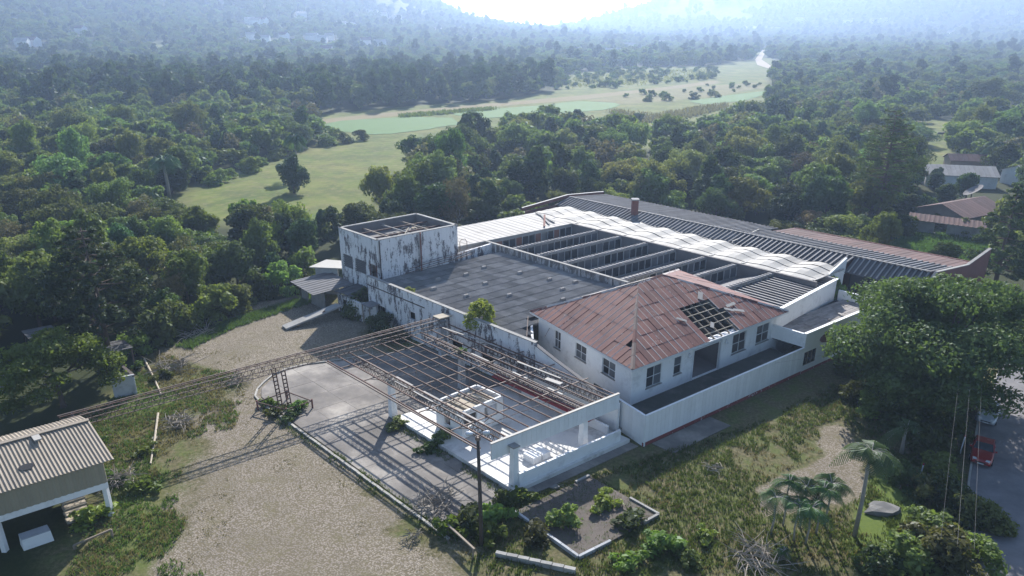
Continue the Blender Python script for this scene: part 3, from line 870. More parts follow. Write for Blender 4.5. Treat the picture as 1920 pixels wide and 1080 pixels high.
for k in range(n_):
    b0 = 46.2 - 25.4 * k / n_; b1 = 46.2 - 25.4 * (k + .985) / n_
    s = MB(); s.bar(W(21.4, b0, 6.08), W(21.4, b1, 6.08), .42, .06); s.build("coping_stone", M["concrete_wall"], hall)
slab("roof_deck", hall, [W(.3, 14.0), W(5.3, 19.9), W(21.2, 21.0), W(21.2, 44), W(14, 43.6), W(.3, 42.4)], 4.4, 4.62, M["dark_inside"])
sheetroof = tag(link("corrugated_roof", None, hall))
SWa, SLb = 1.10, 1.83
cm = MB(); K = 7
for i in range(K * 2):
    a0, a1 = SWa * i / (K * 2), SWa * (i + 1) / (K * 2)
    z0, z1 = (.10 if i % 2 else .05), (.05 if i % 2 else .10)
    o0 = Vector((AX * a0, AY * a0, z0)); o1 = Vector((AX * a1, AY * a1, z1)); Bv = Vector((BX * SLb * 1.06, BY * SLb * 1.06, -.045))
    cm.quad(o0, o1, o1 + Bv, o0 + Bv)
o0 = Vector((0, 0, -.02)); o1 = Vector((AX * SWa, AY * SWa, -.02)); cm.quad(o0, o1, o1 + Vector((0, 0, .08)), o0 + Vector((0, 0, .08)))
sheet_me = cm.mesh("corrugated_sheet", M["corr_tile"])
house_poly = [(HW(-.3, -.3).x, HW(-.3, -.3).y), tuple(HW(24.4, -.3))[:2], tuple(HW(24.4, 17.1))[:2], tuple(HW(-.3, 17.1))[:2]]
for i in range(19):
    for j in range(16):
        a0, b0 = .35 + i * SWa, 13.9 + j * SLb
        if a0 + SWa > 21.3: continue
        if b0 + SLb > 43.6 + (a0 / 21) * 1.2: continue
        c = W(a0 + .55, b0 + .9)
        if pip(np.array([c.x]), np.array([c.y]), house_poly)[0] or (a0 < 6 and b0 < 13.7 + 1.06 * (a0 + .3)): continue
        z = 4.80 + .012 * a0 + rng.uniform(0, .004)
        p = W(a0, b0, z)
        o = link("corrugated_sheet", sheet_me, sheetroof, loc=p - ORG[hall])
for (a_, b_) in ((14.6, 38.5), (16.4, 33.8), (11.0, 37.6), (10.4, 33.2), (17.2, 29.4), (7.2, 38.2), (4.6, 35.6), (9.6, 28.0), (15.6, 25.6), (5.8, 31.0), (13, 22.9), (18.7, 26.6)):
    s = MB(); c = W(a_, b_, 5.0 + .012 * a_)
    A3, B3 = Vector((AX, AY, 0)), Vector((BX, BY, 0))
    A3 = A3 * .8; B3 = B3 * .8
    s.hexa([c - A3 * .5 - B3 * .22 - Vector((0, 0, .2)), c + A3 * .5 - B3 * .22 - Vector((0, 0, .2)), c + A3 * .5 + B3 * .22 - Vector((0, 0, .2)), c - A3 * .5 + B3 * .22 - Vector((0, 0, .2)),
            c - A3 * .38 - B3 * .1 + Vector((0, 0, .14)), c + A3 * .38 - B3 * .1 + Vector((0, 0, .14)), c + A3 * .38 + B3 * .16 + Vector((0, 0, .2)), c - A3 * .38 + B3 * .16 + Vector((0, 0, .2))])
    s.build("roof_vent", M["flue_tile"], sheetroof)
for pts in ([(3.5, 15.8), (9, 19.8)], [(2.2, 17), (6.5, 21.5)]):
    s = MB(); s.tube([W(a_, b_, 5.0) for a_, b_ in pts], .035, 5); s.build("cable", M["pale_steel"], sheetroof)

# ------------------------------------------------------------------ ruined tower
tower = thing("tower_ruin", "roofless square tower with flaking white paint and empty windows", "tower", W(2, 43))
t1, t2, t3, t4 = W(2, 43), W(14.3, 43.4), W(14.3, 52.3), W(2, 51.8)
TZ = 10.2
lw = 8.8 * 1.0
lf = (t1 - t4).length
tu = lambda u: lf - u
tops = [(tu(8.3), tu(5.95), 4.85, 6.7), (tu(5.45), tu(2.9), 4.85, 6.7), (tu(1.95), tu(.35), 3.0, 6.7)]
wall("side_wall", tower, t4, t1, 0, TZ, .3, tops, M["old_wall"])
wall("front_wall", tower, t1, t2, 0, TZ, .3, [], M["old_wall"])
wall("far_wall", tower, t2, t3, 0, TZ, .3, [(3, 4.6, 5, 6.6)], M["old_wall"])
wall("back_wall", tower, t3, t4, 0, TZ, .3, [(4, 6, 5, 6.7), (8, 10, 5, 6.7)], M["old_wall"])
for a_, c_ in ((t4, t1), (t1, t2), (t2, t3), (t3, t4)):
    q0, dd, nn = fr(a_, c_); L = (Vector((c_.x, c_.y, 0)) - q0).length
    for k in range(5):
        s = MB(); s.bar(q0 + dd * (L * k / 5) - nn * .15 + Vector((0, 0, TZ + .04)), q0 + dd * (L * (k + .985) / 5) - nn * .15 + Vector((0, 0, TZ + .04)), .4, .08); s.build("coping_stone", M["concrete_wall"], tower)
for (x0, y0), (x1, y1) in (((2.36, 43.45), (2.36, 51.5)), ((13.94, 43.72), (2.36, 43.45)), ((13.94, 51.9), (13.94, 43.72)), ((2.36, 51.5), (13.94, 51.9))):
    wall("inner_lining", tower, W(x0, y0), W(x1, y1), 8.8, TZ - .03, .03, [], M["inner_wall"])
for k, o_ in enumerate(tops[:2]):
    for j in range(7):
        p0, d, n = fr(t4, t1); z = o_[2] + .1 + j * .26
        s = MB(); s.box(p0 + d * ((o_[0] + o_[1]) / 2) - n * .12 + Vector((0, 0, z)), d * ((o_[1] - o_[0]) / 2 - .02), n * .07 + Vector((0, 0, -.06)), Vector((0, 0, .012)))
        s.build("louvre_blade", M["inner_wall"], tower)
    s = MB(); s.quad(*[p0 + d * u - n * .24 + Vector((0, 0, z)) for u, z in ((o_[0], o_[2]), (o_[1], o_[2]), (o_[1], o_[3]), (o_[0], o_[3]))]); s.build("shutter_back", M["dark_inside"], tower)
slab("inner_floor", tower, [W(2.4, 43.5), W(13.9, 43.8), W(13.9, 51.9), W(2.4, 51.4)], 8.7, 8.85, M["inner_wall"])
slab("lower_floor", tower, [W(2.35, 43.4), W(13.95, 43.7), W(13.95, 52), W(2.35, 51.5)], 3.0, 3.1, M["inner_wall"])
for k in range(1, 4):
    s = MB(); a_ = 2.3 + 12 * k / 4; s.bar(W(a_, 43.5, 9.6), W(a_, 51.9, 9.6), .14, .2); s.build("roof_beam", M["timber"] if k != 2 else M["concrete_wall"], tower)
for k in range(1, 3):
    s = MB(); b_ = 43.4 + 8.6 * k / 3; s.bar(W(2.3, b_, 9.59), W(14.0, b_ + .3, 9.59), .12, .18); s.build("roof_beam", M["rust_steel"], tower)
for (a_, b_, w_) in ((4.5, 46, 1.2), (8, 48, 1.6), (11.5, 45.5, 1.0), (7, 45, 1.0), (12, 50, 1.5)):
    s = MB()
    for k in range(12):
        c = W(a_ + rng.uniform(-w_, w_), b_ + rng.uniform(-w_, w_) * .6, 8.92 + rng.uniform(0, .12)); an = rng.uniform(0, 6); dx = Vector((math.cos(an), math.sin(an), rng.uniform(-.3, .3)))
        s.box(c, dx * rng.uniform(.1, .5), Vector((-dx.y, dx.x, 0)) * rng.uniform(.06, .2), Vector((0, 0, .06)))
    tag(s.build("rubble", M["pale_timber"], tower), kind="stuff")
s = MB(); s.bar(W(6.5, 44.5, 9.3), W(9.5, 47.2, 9.9), .12, .1); s.build("fallen_beam", M["pale_timber"], tower)
# drain pipes and the brick jamb
for a_, z0, z1 in ((2.25, 0, 10.1), (8.2, 5, 10.2)):
    s = MB(); s.bar(W(a_, 42.9, z0), W(a_, 42.9, z1), .16 if a_ < 3 else .55, .12); s.build("drain_pipe" if a_ < 3 else "brick_pier", M["dark_steel"] if a_ < 3 else M["brick_wall"], tower)
for k in range(4):
    s = MB(); z = 5.3 + k * .28; s.tube([W(5.5 + k * .4, 42.78, z - .25), W(9, 42.75, z), W(14.2, 43.0, z + .25), W(16.5, 43.4, z + .3)], .05, 6); s.build("wall_pipe", M["old_parapet"] if k % 2 else M["pale_steel"], tower)
for k, o_ in enumerate([0]):
    s = MB(); s.bar(W(1.97, 43.4, 3.0), W(1.97, 43.4, 6.7), .08, .1); s.bar(W(1.97, 44.9, 3.0), W(1.97, 44.9, 6.7), .08, .1); s.build("door_frame", M["brick_wall"], tower)
# lean-to roofs below the tower
lean = thing("lean_to", "low lean-to shed with dark sloping sheet roofs below the tower", "shed", W(-1.5, 50))
A3, B3 = Vector((AX, AY, 0)), Vector((BX, BY, 0))
def ribsheets(parent, P00, P10, P01, n, amp, mat, name="roof_sheet", gap=.01):
    """n parallel sheets across P00->P10, each running P00->P01"""
    for k in range(n):
        a = P00.lerp(P10, k / n); c = P00.lerp(P10, (k + 1 - gap) / n); v = P01 - P00
        up = (c - a).cross(v).normalized()
        if up.z < 0: up = -up
        h = amp + rng.uniform(0, .01); s = MB(); w = c - a
        o = up * rng.uniform(0, .015)
        prof = [a + o, a + w * .12 + up * h + o, a + w * .42 + up * h + o, a + w * .55 + o, c + o]
        for i in range(4): s.quad(prof[i], prof[i + 1], prof[i + 1] + v, prof[i] + v)
        s.quad(a + o, a + v + o, a + v + o - up * .03, a + o - up * .03)
        s.build(name, mat, parent)
ribsheets(lean, W(-3.6, 55.5, 2.7), W(-4.2, 48.4, 2.7), W(1.9, 55.0, 3.2), 9, .05, M["mid_ribbed"])
ribsheets(lean, W(-1.6, 48.2, 2.75), W(-1.0, 44.4, 2.75), W(1.9, 48.2, 3.1), 5, .05, M["dark_ribbed"])
wall("wall", lean, W(-2.4, 55), W(-2.4, 49.2), 0, 2.5, .2, [(1.5, 2.6, .1, 2.2)], M["concrete_wall"])
wall("wall", lean, W(-1.2, 47.8), W(-1.2, 42.4), 0, 2.5, .2, [(1, 2, .1, 2.0)], M["old_wall"])
wall("wall", lean, W(-1.2, 42.4), W(0, 42.2), 0, 2.5, .2, [], M["old_wall"])
slab("porch_roof", lean, [W(-1.6, 41.6), W(-1.6, 39.8), W(0, 40.0), W(0, 41.8)], 2.7, 2.82, M["mid_ribbed"])
for b_ in (41.5, 40.0):
    s = MB(); s.bar(W(-1.5, b_, 0), W(-1.5, b_, 2.7), .12, .12); s.build("post", M["timber"], lean)
annex = thing("white_annex", "small white-roofed annex wall beside the tower", "shed", W(1.5, 57))
slab("roof_slab", annex, [W(-.6, 55.8), W(2.6, 52.2), W(6.5, 52.6), W(3.0, 57.6)], 4.0, 4.15, M["white_roof"])
wall("wall", annex, W(.4, 56.0), W(2.2, 53.4), 0, 4.0, .25, [], M["block_wall"])
wall("wall", annex, W(3.0, 57.2), W(.4, 56.0), 0, 4.0, .25, [], M["block_wall"])
# fallen canopy slab on the yard
tilt = thing("fallen_slab", "long fallen concrete canopy slab leaning on the cobbles before the tower", "slab", W(-6, 47))
s = MB(); q = [W(-2.3, 46.4, 1.7), W(-2.0, 45.2, 1.7), W(-9.6, 45.4, .25), W(-9.4, 46.8, .25)]
s.hexa([p - Vector((0, 0, .2)) for p in q[::-1]] + [p for p in q[::-1]]); s.build("slab", M["concrete_wall"], tilt)
s = MB(); s.bar(W(-5.2, 46.8, .1), W(-4.4, 45.4, 1.4), .14, .14); s.build("prop", M["rust_steel"], tilt)

# ------------------------------------------------------------------ saw-tooth hall
saw = thing("sawtooth_hall", "roofless saw-tooth factory hall with rows of clerestory windows", "factory", W(22, 13))
ridges = [41.1, 36.6, 31.75, 27.05, 22.2, 17.6, 12.5]
def a_start(b): return 21.9 if b > 21 else 26.07 + .226 * (b - 3.3) + .7
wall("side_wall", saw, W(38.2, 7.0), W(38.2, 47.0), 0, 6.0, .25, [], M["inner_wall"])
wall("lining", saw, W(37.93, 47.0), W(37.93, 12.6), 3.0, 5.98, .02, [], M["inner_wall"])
s = MB()
for k in range(9):
    b0 = 47 - 40 * k / 9; b1 = 47 - 40 * (k + .99) / 9
    s = MB(); s.bar(W(38.07, b0, 6.04), W(38.07, b1, 6.04), .4, .07); s.build("coping_stone", M["inner_wall"], saw)
for i, b_ in enumerate([46.3] + ridges):
    a0 = a_start(b_); a1 = 37.9
    tooth = tag(link("clerestory", None, saw))
    s = MB(); s.bar(W(a0, b_, 5.74), W(a1, b_, 5.74), .2, .30); s.build("ridge_beam", M["concrete_wall"], tooth)
    s = MB(); s.bar(W(a0, b_ - .02, 4.15), W(a1, b_ - .02, 4.15), .22, .25); s.build("sill_beam", M["concrete_wall"], tooth)
    nw = int((a1 - a0) / 1.22)
    for k in range(nw + 1):
        aa = a0 + (a1 - a0) * k / nw
        s = MB(); s.bar(W(aa, b_ - .04, 4.2), W(aa, b_ - .04, 5.6), .08, .1); s.build("mullion", M["block_wall"], tooth)
    for k in range(nw):
        aa = a0 + (a1 - a0) * k / nw + .06; ac = a0 + (a1 - a0) * (k + 1) / nw - .06
        if rng.random() < .06: continue
        s = MB(); s.quad(W(aa, b_, 4.25), W(ac, b_, 4.25), W(ac, b_, 5.6), W(aa, b_, 5.6))
        s.build("pane", M["pane_orange"] if (i == 0 and k % 3 == 1) else (M["pane_dark"] if rng.random() < .6 else M["pane_grey"]), tooth)
    # ridge tiles: the pale dashes along the top
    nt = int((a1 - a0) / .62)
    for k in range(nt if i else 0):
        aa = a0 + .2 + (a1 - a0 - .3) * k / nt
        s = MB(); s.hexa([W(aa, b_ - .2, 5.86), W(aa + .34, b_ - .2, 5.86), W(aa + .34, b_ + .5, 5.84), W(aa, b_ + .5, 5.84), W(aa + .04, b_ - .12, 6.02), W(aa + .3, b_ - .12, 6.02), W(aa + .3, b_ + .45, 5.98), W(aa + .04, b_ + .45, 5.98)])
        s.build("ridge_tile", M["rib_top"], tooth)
    nb = ([46.3] + ridges)[i - 1] - .15 if i else 51
    s = MB()
    if i: s.quad(W(a0, b_ + .1, 5.8), W(a1, b_ + .1, 5.8), W(a1, nb, 4.1), W(a0, nb, 4.1)); s.build("roof_slope", M["mid_ribbed"], tooth)
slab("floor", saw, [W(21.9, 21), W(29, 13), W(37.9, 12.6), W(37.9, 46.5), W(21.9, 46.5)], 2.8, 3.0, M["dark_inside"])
# the near box with ribbed roof and white outer wall
box = thing("ribbed_box", "white-walled box with dark ribbed roof between saw-tooth hall and sign wing", "building", W(27, 6))
bx0, bx1 = W(25.6, 4.25), W(41.2, 6.23)
wall("front_wall", box, bx0, bx1, 0, 6.02, .28, [], M["white_wall"])
wall("side_wall", box, bx1, W(41.2, 12.3), 0, 6.02, .28, [], M["white_wall"])
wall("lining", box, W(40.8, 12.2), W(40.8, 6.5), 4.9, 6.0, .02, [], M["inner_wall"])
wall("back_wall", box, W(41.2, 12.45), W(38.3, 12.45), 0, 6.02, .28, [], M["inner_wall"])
s = MB(); s.bar(bx0 + Vector((0, 0, 6.05)), bx1 + Vector((0, 0, 6.05)), .4, .06); s.build("coping", M["white_panel"], box)
s = MB(); s.bar(W(41.1, 6.3, 6.05), W(41.1, 12.4, 6.05), .4, .06); s.build("coping", M["inner_wall"], box)
slab("roof_base", box, [W(27.6, 5.2), W(40.9, 6.4), W(40.9, 12.2), W(29, 12.2)], 4.9, 5.1, M["dark_inside"])
for k in range(16):
    a0 = 28.2 + k * .8; b0 = 4.9 + (a0 - 25.6) * .127 
    s = MB(); P = lambda a, b, z: W(a, b, z)
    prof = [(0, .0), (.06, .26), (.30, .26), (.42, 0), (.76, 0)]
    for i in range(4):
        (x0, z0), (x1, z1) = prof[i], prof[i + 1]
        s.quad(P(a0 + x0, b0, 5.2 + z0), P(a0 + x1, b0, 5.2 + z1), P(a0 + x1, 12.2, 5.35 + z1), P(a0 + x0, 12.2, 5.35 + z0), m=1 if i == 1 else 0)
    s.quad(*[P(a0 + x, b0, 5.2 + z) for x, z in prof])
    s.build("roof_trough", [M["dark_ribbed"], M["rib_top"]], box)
# stained flakes on the outer wall come from the paint; a dead creeper at the corner is planted later

# ------------------------------------------------------------------ pale sheet roof by the tower
prf = thing("pale_roof_hall", "flat hall with pale weathered sheet roof between tower and saw-tooth hall", "building", W(24, 50))
q = [W(15.0, 46.6), W(37.9, 46.5), W(37.9, 55), W(15.0, 54.0)]
wall("wall", prf, W(15, 46.6), W(37.9, 46.6), 0, 5.8, .25, [], M["concrete_wall"])
wall("wall", prf, W(37.9, 55), W(15.0, 54.0), 0, 6.2, .25, [], M["concrete_wall"])
ribsheets(prf, W(15.0, 46.4, 6.05), W(38.0, 46.4, 6.05), W(15.0, 54.6, 6.35), 22, .03, M["pale_roof"])
s = MB(); s.bar(W(15, 46.3, 6.0), W(38, 46.3, 6.0), .14, .22); s.build("edge_beam", M["concrete_wall"], prf)
for k in range(3):
    s = MB(); s.bar(W(33 + k * 1.5, 47 + k * .5, 6.3), W(37.8, 52 + k, 6.5), .3, .1); s.build("loose_board", M["concrete_wall"] if k else M["brick_wall"], prf)
s = MB(); s.tube([W(16.5, 45.8, 5.6), W(16.5, 45.8, 6.9), W(16.7, 45.6, 7.3), W(17.1, 45.4, 7.3), W(17.3, 45.3, 6.9), W(17.3, 45.3, 5.6)], .05, 6); s.build("vent_pipe", M["pale_steel"], prf)
s = MB(); s.bar(W(20.6, 52, 6.2), W(20.6, 52, 8.2), .06, .06); s.build("roof_mast", M["dark_steel"], prf)

# ------------------------------------------------------------------ white folded roofs and the long dark ribbed roofs
fold = thing("folded_roof_hall", "hall with row of white humped shell roofs beside the saw-tooth hall", "factory", W(41, 10))
nbay = 10
for k in range(nbay):
    b0 = 7.6 + k * 4.8; b1 = b0 + 4.8
    prof = [(0, 0), (.7, .10), (1.9, .40), (2.9, .42), (4.1, .12), (4.8, 0)]
    rows = [(38.3, .0, 6.02), (39.6, .55, 6.05), (40.6, 1.0, 6.12), (44.9, 1.0, 6.2), (45.6, .4, 6.0)]
    def row_at(a_):
        for r0_, r1_ in zip(rows, rows[1:]):
            if a_ <= r1_[0] + 1e-6:
                f_ = (a_ - r0_[0]) / (r1_[0] - r0_[0]); return tuple(r0_[q] + (r1_[q] - r0_[q]) * f_ for q in range(3))
        return rows[-1]
    bay = link("shell_bay", None, fold)
    for i in range(8):          # lapped sheets across each hump
        r0_, r1_ = row_at(38.3 + 7.3 * i / 8), row_at(38.3 + 7.3 * (i + 1) / 8); lift = .05 * (i % 2) + rng.uniform(0, .03)
        s = MB(); P = lambda r, q_: W(r[0], b0 + q_[0], r[2] + q_[1] * r[1] + lift)
        for j in range(len(prof) - 1): s.quad(P(r0_, prof[j]), P(r1_, prof[j]), P(r1_, prof[j + 1]), P(r0_, prof[j + 1]))
        s.build("roof_sheet", M["white_roof"], bay)
    s = MB(); s.bar(W(38.4, b0 + .02, 6.06), W(45.2, b0 + .02, 6.22), .26, .10); s.build("valley_gutter", M["pale_roof"], fold)
wall("wall", fold, W(41.4, 7.6), W(45.4, 7.6), 0, 6.0, .25, [], M["white_wall"])
s = MB(); s.quad(W(41.4, 7.5, 5.2), W(46.4, 8.0, 5.2), W(46.4, 8.0, 7.4), W(41.4, 7.5, 6.1)); s.quad(W(41.4, 7.75, 5.2), W(41.4, 7.75, 6.1), W(46.4, 8.25, 7.4), W(46.4, 8.25, 5.2)); s.quad(W(41.4, 7.5, 6.1), W(46.4, 8.0, 7.4), W(46.4, 8.25, 7.4), W(41.4, 7.75, 6.1)); s.build("gable_fin", M["white_panel"], fold)

long_ = thing("long_ribbed_hall", "long dark hall with ribbed two-slope roof and brick chimney at the back", "factory", W(52, 0))
ra, rz, na, fa, fz = 48.6, 7.1, 45.0, 57.4, 6.3
def rib2(b0, w, n):
    pass
nb_ = 84
for k in range(nb_):
    b0 = -1.0 + 58.6 * k / nb_; w = 58.6 / nb_
    near_a, near_z = (45.2, 6.1) if b0 > 8 else (46.2, 5.4)
    far_end = 57.4 if b0 > 23.5 else 54.6
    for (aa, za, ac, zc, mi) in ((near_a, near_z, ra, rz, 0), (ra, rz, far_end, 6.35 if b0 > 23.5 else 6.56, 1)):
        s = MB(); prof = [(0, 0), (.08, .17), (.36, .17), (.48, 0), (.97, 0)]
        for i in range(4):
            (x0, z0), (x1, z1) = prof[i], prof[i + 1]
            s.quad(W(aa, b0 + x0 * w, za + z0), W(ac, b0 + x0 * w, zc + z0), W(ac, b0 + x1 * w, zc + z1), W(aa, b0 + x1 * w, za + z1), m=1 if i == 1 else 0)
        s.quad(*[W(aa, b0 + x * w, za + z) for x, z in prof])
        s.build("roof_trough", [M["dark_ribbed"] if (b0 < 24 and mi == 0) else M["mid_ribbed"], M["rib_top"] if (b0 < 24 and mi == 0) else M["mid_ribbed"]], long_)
for k in range(14):
    b0 = -1 + 58.6 * k / 14; b1 = -1 + 58.6 * (k + .98) / 14
    s = MB(); s.bar(W(ra, b0, rz + .14), W(ra, b1, rz + .14), .4, .08); s.build("ridge_cap", M["mid_ribbed"], long_)
wall("far_wall", long_, W(57.2, -1), W(57.2, 57.5), 0, 6.2, .25, [], M["brick_wall"])
wall("end_wall", long_, W(57.2, 57.7), W(38.3, 57.0), 0, 6.2, .25, [], M["brick_wall"])
s = MB(); s.bar(W(38.3, 57.7, 6.35), W(48.6, 57.9, 7.2), .3, .5); s.bar(W(48.6, 57.9, 7.2), W(57.4, 58, 6.6), .3, .5); s.build("verge_wall", M["brick_wall"], long_)
s = MB(); s.bar(W(38.3, 57.7, 6.63), W(48.6, 57.9, 7.48), .36, .06); s.bar(W(48.6, 57.9, 7.48), W(57.4, 58, 6.88), .36, .06); s.build("verge_coping", M["pale_roof"], long_)
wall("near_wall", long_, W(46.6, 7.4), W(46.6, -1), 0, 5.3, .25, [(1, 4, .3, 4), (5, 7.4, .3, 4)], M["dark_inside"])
ch = MB(); cx = W(47.6, 42.6)
ch.abox(cx.x - .5, cx.x + .5, cx.y - .5, cx.y + .5, 6.6, 9.2); c_ = ch.build("chimney", M["brick_wall"], long_)
s = MB(); s.abox(cx.x - .6, cx.x + .6, cx.y - .6, cx.y + .6, 9.2, 9.4); s.build("chimney_cap", M["concrete_wall"], c_)
s = MB(); s.bar(W(45.4, 23.6, 6.5), W(52, 23.9, 7.2), .12, .12); s.build("flashing", M["white_roof"], long_)
redroof = thing("red_roof_annex", "low annex with rust-red sheet roof along the back of the ribbed hall", "building", W(60, 8))
ribsheets(redroof, W(54.4, -1, 6.62), W(54.4, 23.4, 6.62), W(60.0, -1, 6.2), 28, .03, M["brick_roof"])
wall("wall", redroof, W(60.6, -1), W(60.6, 23.4), 0, 6.2, .2, [], M["brick_wall"])
wall("wall", redroof, W(60.6, 23.4), W(57.6, 23.4), 0, 6.2, .2, [], M["brick_wall"])
gab = thing("brick_gable_wall", "dark brick gable wall closing the ribbed hall, rising above the red roof", "wall", W(55, -1.4))
s = MB()
top = [(46.4, 5.6), (48.6, 7.3), (57.4, 6.5), (63.6, 7.6)]
for i in range(3):
    (a0, z0), (a1, z1) = top[i], top[i + 1]
    s.hexa([W(a0, -1.7, 0), W(a1, -1.7, 0), W(a1, -1.4, 0), W(a0, -1.4, 0), W(a0, -1.7, z0), W(a1, -1.7, z1), W(a1, -1.4, z1), W(a0, -1.4, z0)])
s.build("wall", M["brick_wall"], gab)
for i in range(3):
    (a0, z0), (a1, z1) = top[i], top[i + 1]
    s = MB(); s.bar(W(a0, -1.55, z0 + .04), W(a1, -1.55, z1 + .04), .38, .08); s.build("coping", M["concrete_wall"], gab)
# ------------------------------------------------------------------ concrete apron under the canopy, in slabs
apron = tag(thing("concrete_apron", None, None, W(-10, 15)), kind="structure")
AP = [(-20.4, .3), (-20.4, 22), (-20.3, 27), (-20.1, 30), (-19.2, 31.8), (-18.2, 32.6), (-16.5, 33.9), (-15.1, 34.3), (-13, 34.2), (-11.2, 33.5), (-6, 32), (-.3, 31), (-.3, .3)]
import itertools
for i in range(7):
    for j in range(12):
        a0, b0 = -20.6 + i * 3.0, 0 + j * 3.0
        q = clip_poly(clip_poly(clip_poly(clip_poly(AP, -1, 0, -(a0 + .012)), 1, 0, a0 + 2.988), 0, -1, -(b0 + .012)), 0, 1, b0 + 2.988)
        if len(q) < 3: continue
        z = .06 + rng.uniform(0, .015)
        s = MB(); s.prism(orient([W(a, b) for a, b in q]), .0, z); s.build("slab", M["concrete"], apron)
kerb = tag(thing("kerb", None, None, W(-20.8, 12)), kind="structure")
for k in range(32):
    b0 = -.3 + k * .92
    s = MB(); s.bar(W(-20.75 + rng.uniform(-.03, .03), b0, .05), W(-20.75 + rng.uniform(-.03, .03), b0 + .89, .05), .2, .24); s.build("kerb_stone", M["kerb_stone"], kerb)
arc = [(-20.7, 29.2), (-20.5, 30.5), (-19.6, 31.9), (-18.4, 33.0), (-16.8, 34.2), (-15.1, 34.7), (-13, 34.6), (-11.0, 33.9), (-6, 32.4)]
for (a0, b0), (a1, b1) in zip(arc, arc[1:]):
    n = max(1, int(math.hypot(a1 - a0, b1 - b0) / .9))
    for k in range(n):
        s = MB(); P = lambda t: W(a0 + (a1 - a0) * t, b0 + (b1 - b0) * t, .04); s.bar(P(k / n), P((k + .97) / n), .18, .2); s.build("kerb_stone", M["kerb_stone"], kerb)
# raised white island
isl = thing("pump_island", "raised white-painted service island below the steel canopy", "platform", W(-7, 9))
s = MB(); s.prism(orient([W(-13.4, 1.2), W(-.35, 1.2), W(-.35, 16.6), W(-6, 17.2), W(-13.2, 17.6)]), .03, .42); s.build("floor", M["white_floor"], isl)
wall("low_wall", isl, W(-12.6, 1.5), W(-1.2, 1.5), .42, 1.55, .2, [], M["white_wall"])
wall("low_wall", isl, W(-1.2, 14), W(-1.2, 3.0), .42, 1.3, .2, [], M["white_wall"])
s = MB(); s.bar(W(-1.5, 17.5, 1.42), W(-1.5, 4.6, 1.42), .9, .14); s.build("red_counter", M["red_paint"], isl)
for k in range(6):
    s = MB(); z = .55 + .2 * (k % 3); a_ = -9.6 + (k // 3) * 1.0
    s.hexa([W(a_, 3.2, z - .12), W(a_ + .9, 3.2, z - .12), W(a_ + .9, 4.5, z - .12), W(a_, 4.5, z - .12), W(a_ + .03, 3.25, z + .06), W(a_ + .86, 3.25, z + .06), W(a_ + .86, 4.45, z + .06), W(a_ + .03, 4.45, z + .06)]); s.build("floor_block", M["white_wall"], isl)

# kiosk
kiosk = thing("kiosk", "small white roofless kiosk with empty window openings under the canopy", "kiosk", W(-9, 12, .42))
k0, k1, k2, k3 = W(-11.5, 13.6), W(-11.3, 10.2), W(-6.4, 10.6), W(-6.6, 14.0)
wall("side_wall", kiosk, k0, k1, .42, 3.25, .18, [(1.1, 1.9, 1.2, 2.5)], M["white_wall"])
wall("front_wall", kiosk, k1, k2, .42, 3.25, .18, [(.25, 1.7, 1.5, 2.75), (2.6, 4.1, 1.5, 2.75)], M["white_wall"])
wall("side_wall", kiosk, k2, k3, .42, 3.25, .18, [(.8, 2.0, .43, 2.6)], M["white_wall"])
wall("back_wall", kiosk, k3, k0, .42, 3.25, .18, [(1.2, 2.8, 1.3, 2.6)], M["white_wall"])
for t_ in (.2, .5, .8):
    s = MB(); p = k0.lerp(k3, t_); q = k1.lerp(k2, t_); s.bar(p + Vector((0, 0, 3.1)), q + Vector((0, 0, 3.1)), .1, .14); s.build("roof_joist", M["pale_timber"], kiosk)
slab("ceiling_boards", kiosk, [k0.lerp(k3, .04), k0.lerp(k3, .55), k1.lerp(k2, .5), k1.lerp(k2, .05)], 2.95, 3.0, M["pale_timber"])
slab("ceiling_boards", kiosk, [k0.lerp(k3, .66), k0.lerp(k3, .92), k1.lerp(k2, .9), k1.lerp(k2, .7)], 2.93, 2.98, M["pale_timber"])
slab("floor", kiosk, [k0, k1, k2, k3], .40, .46, M["concrete"])
s = MB(); c = W(-8.0, 11.6, .46)
s.tube([c, c + Vector((0, 0, .3)), c + Vector((0, 0, .42))], [.16, .2, .26], 10); s.tube([c + Vector((.1, .3, .3)), c + Vector((.1, .3, .75))], [.2, .22], 8); s.build("basin", M["white_frame"], kiosk)

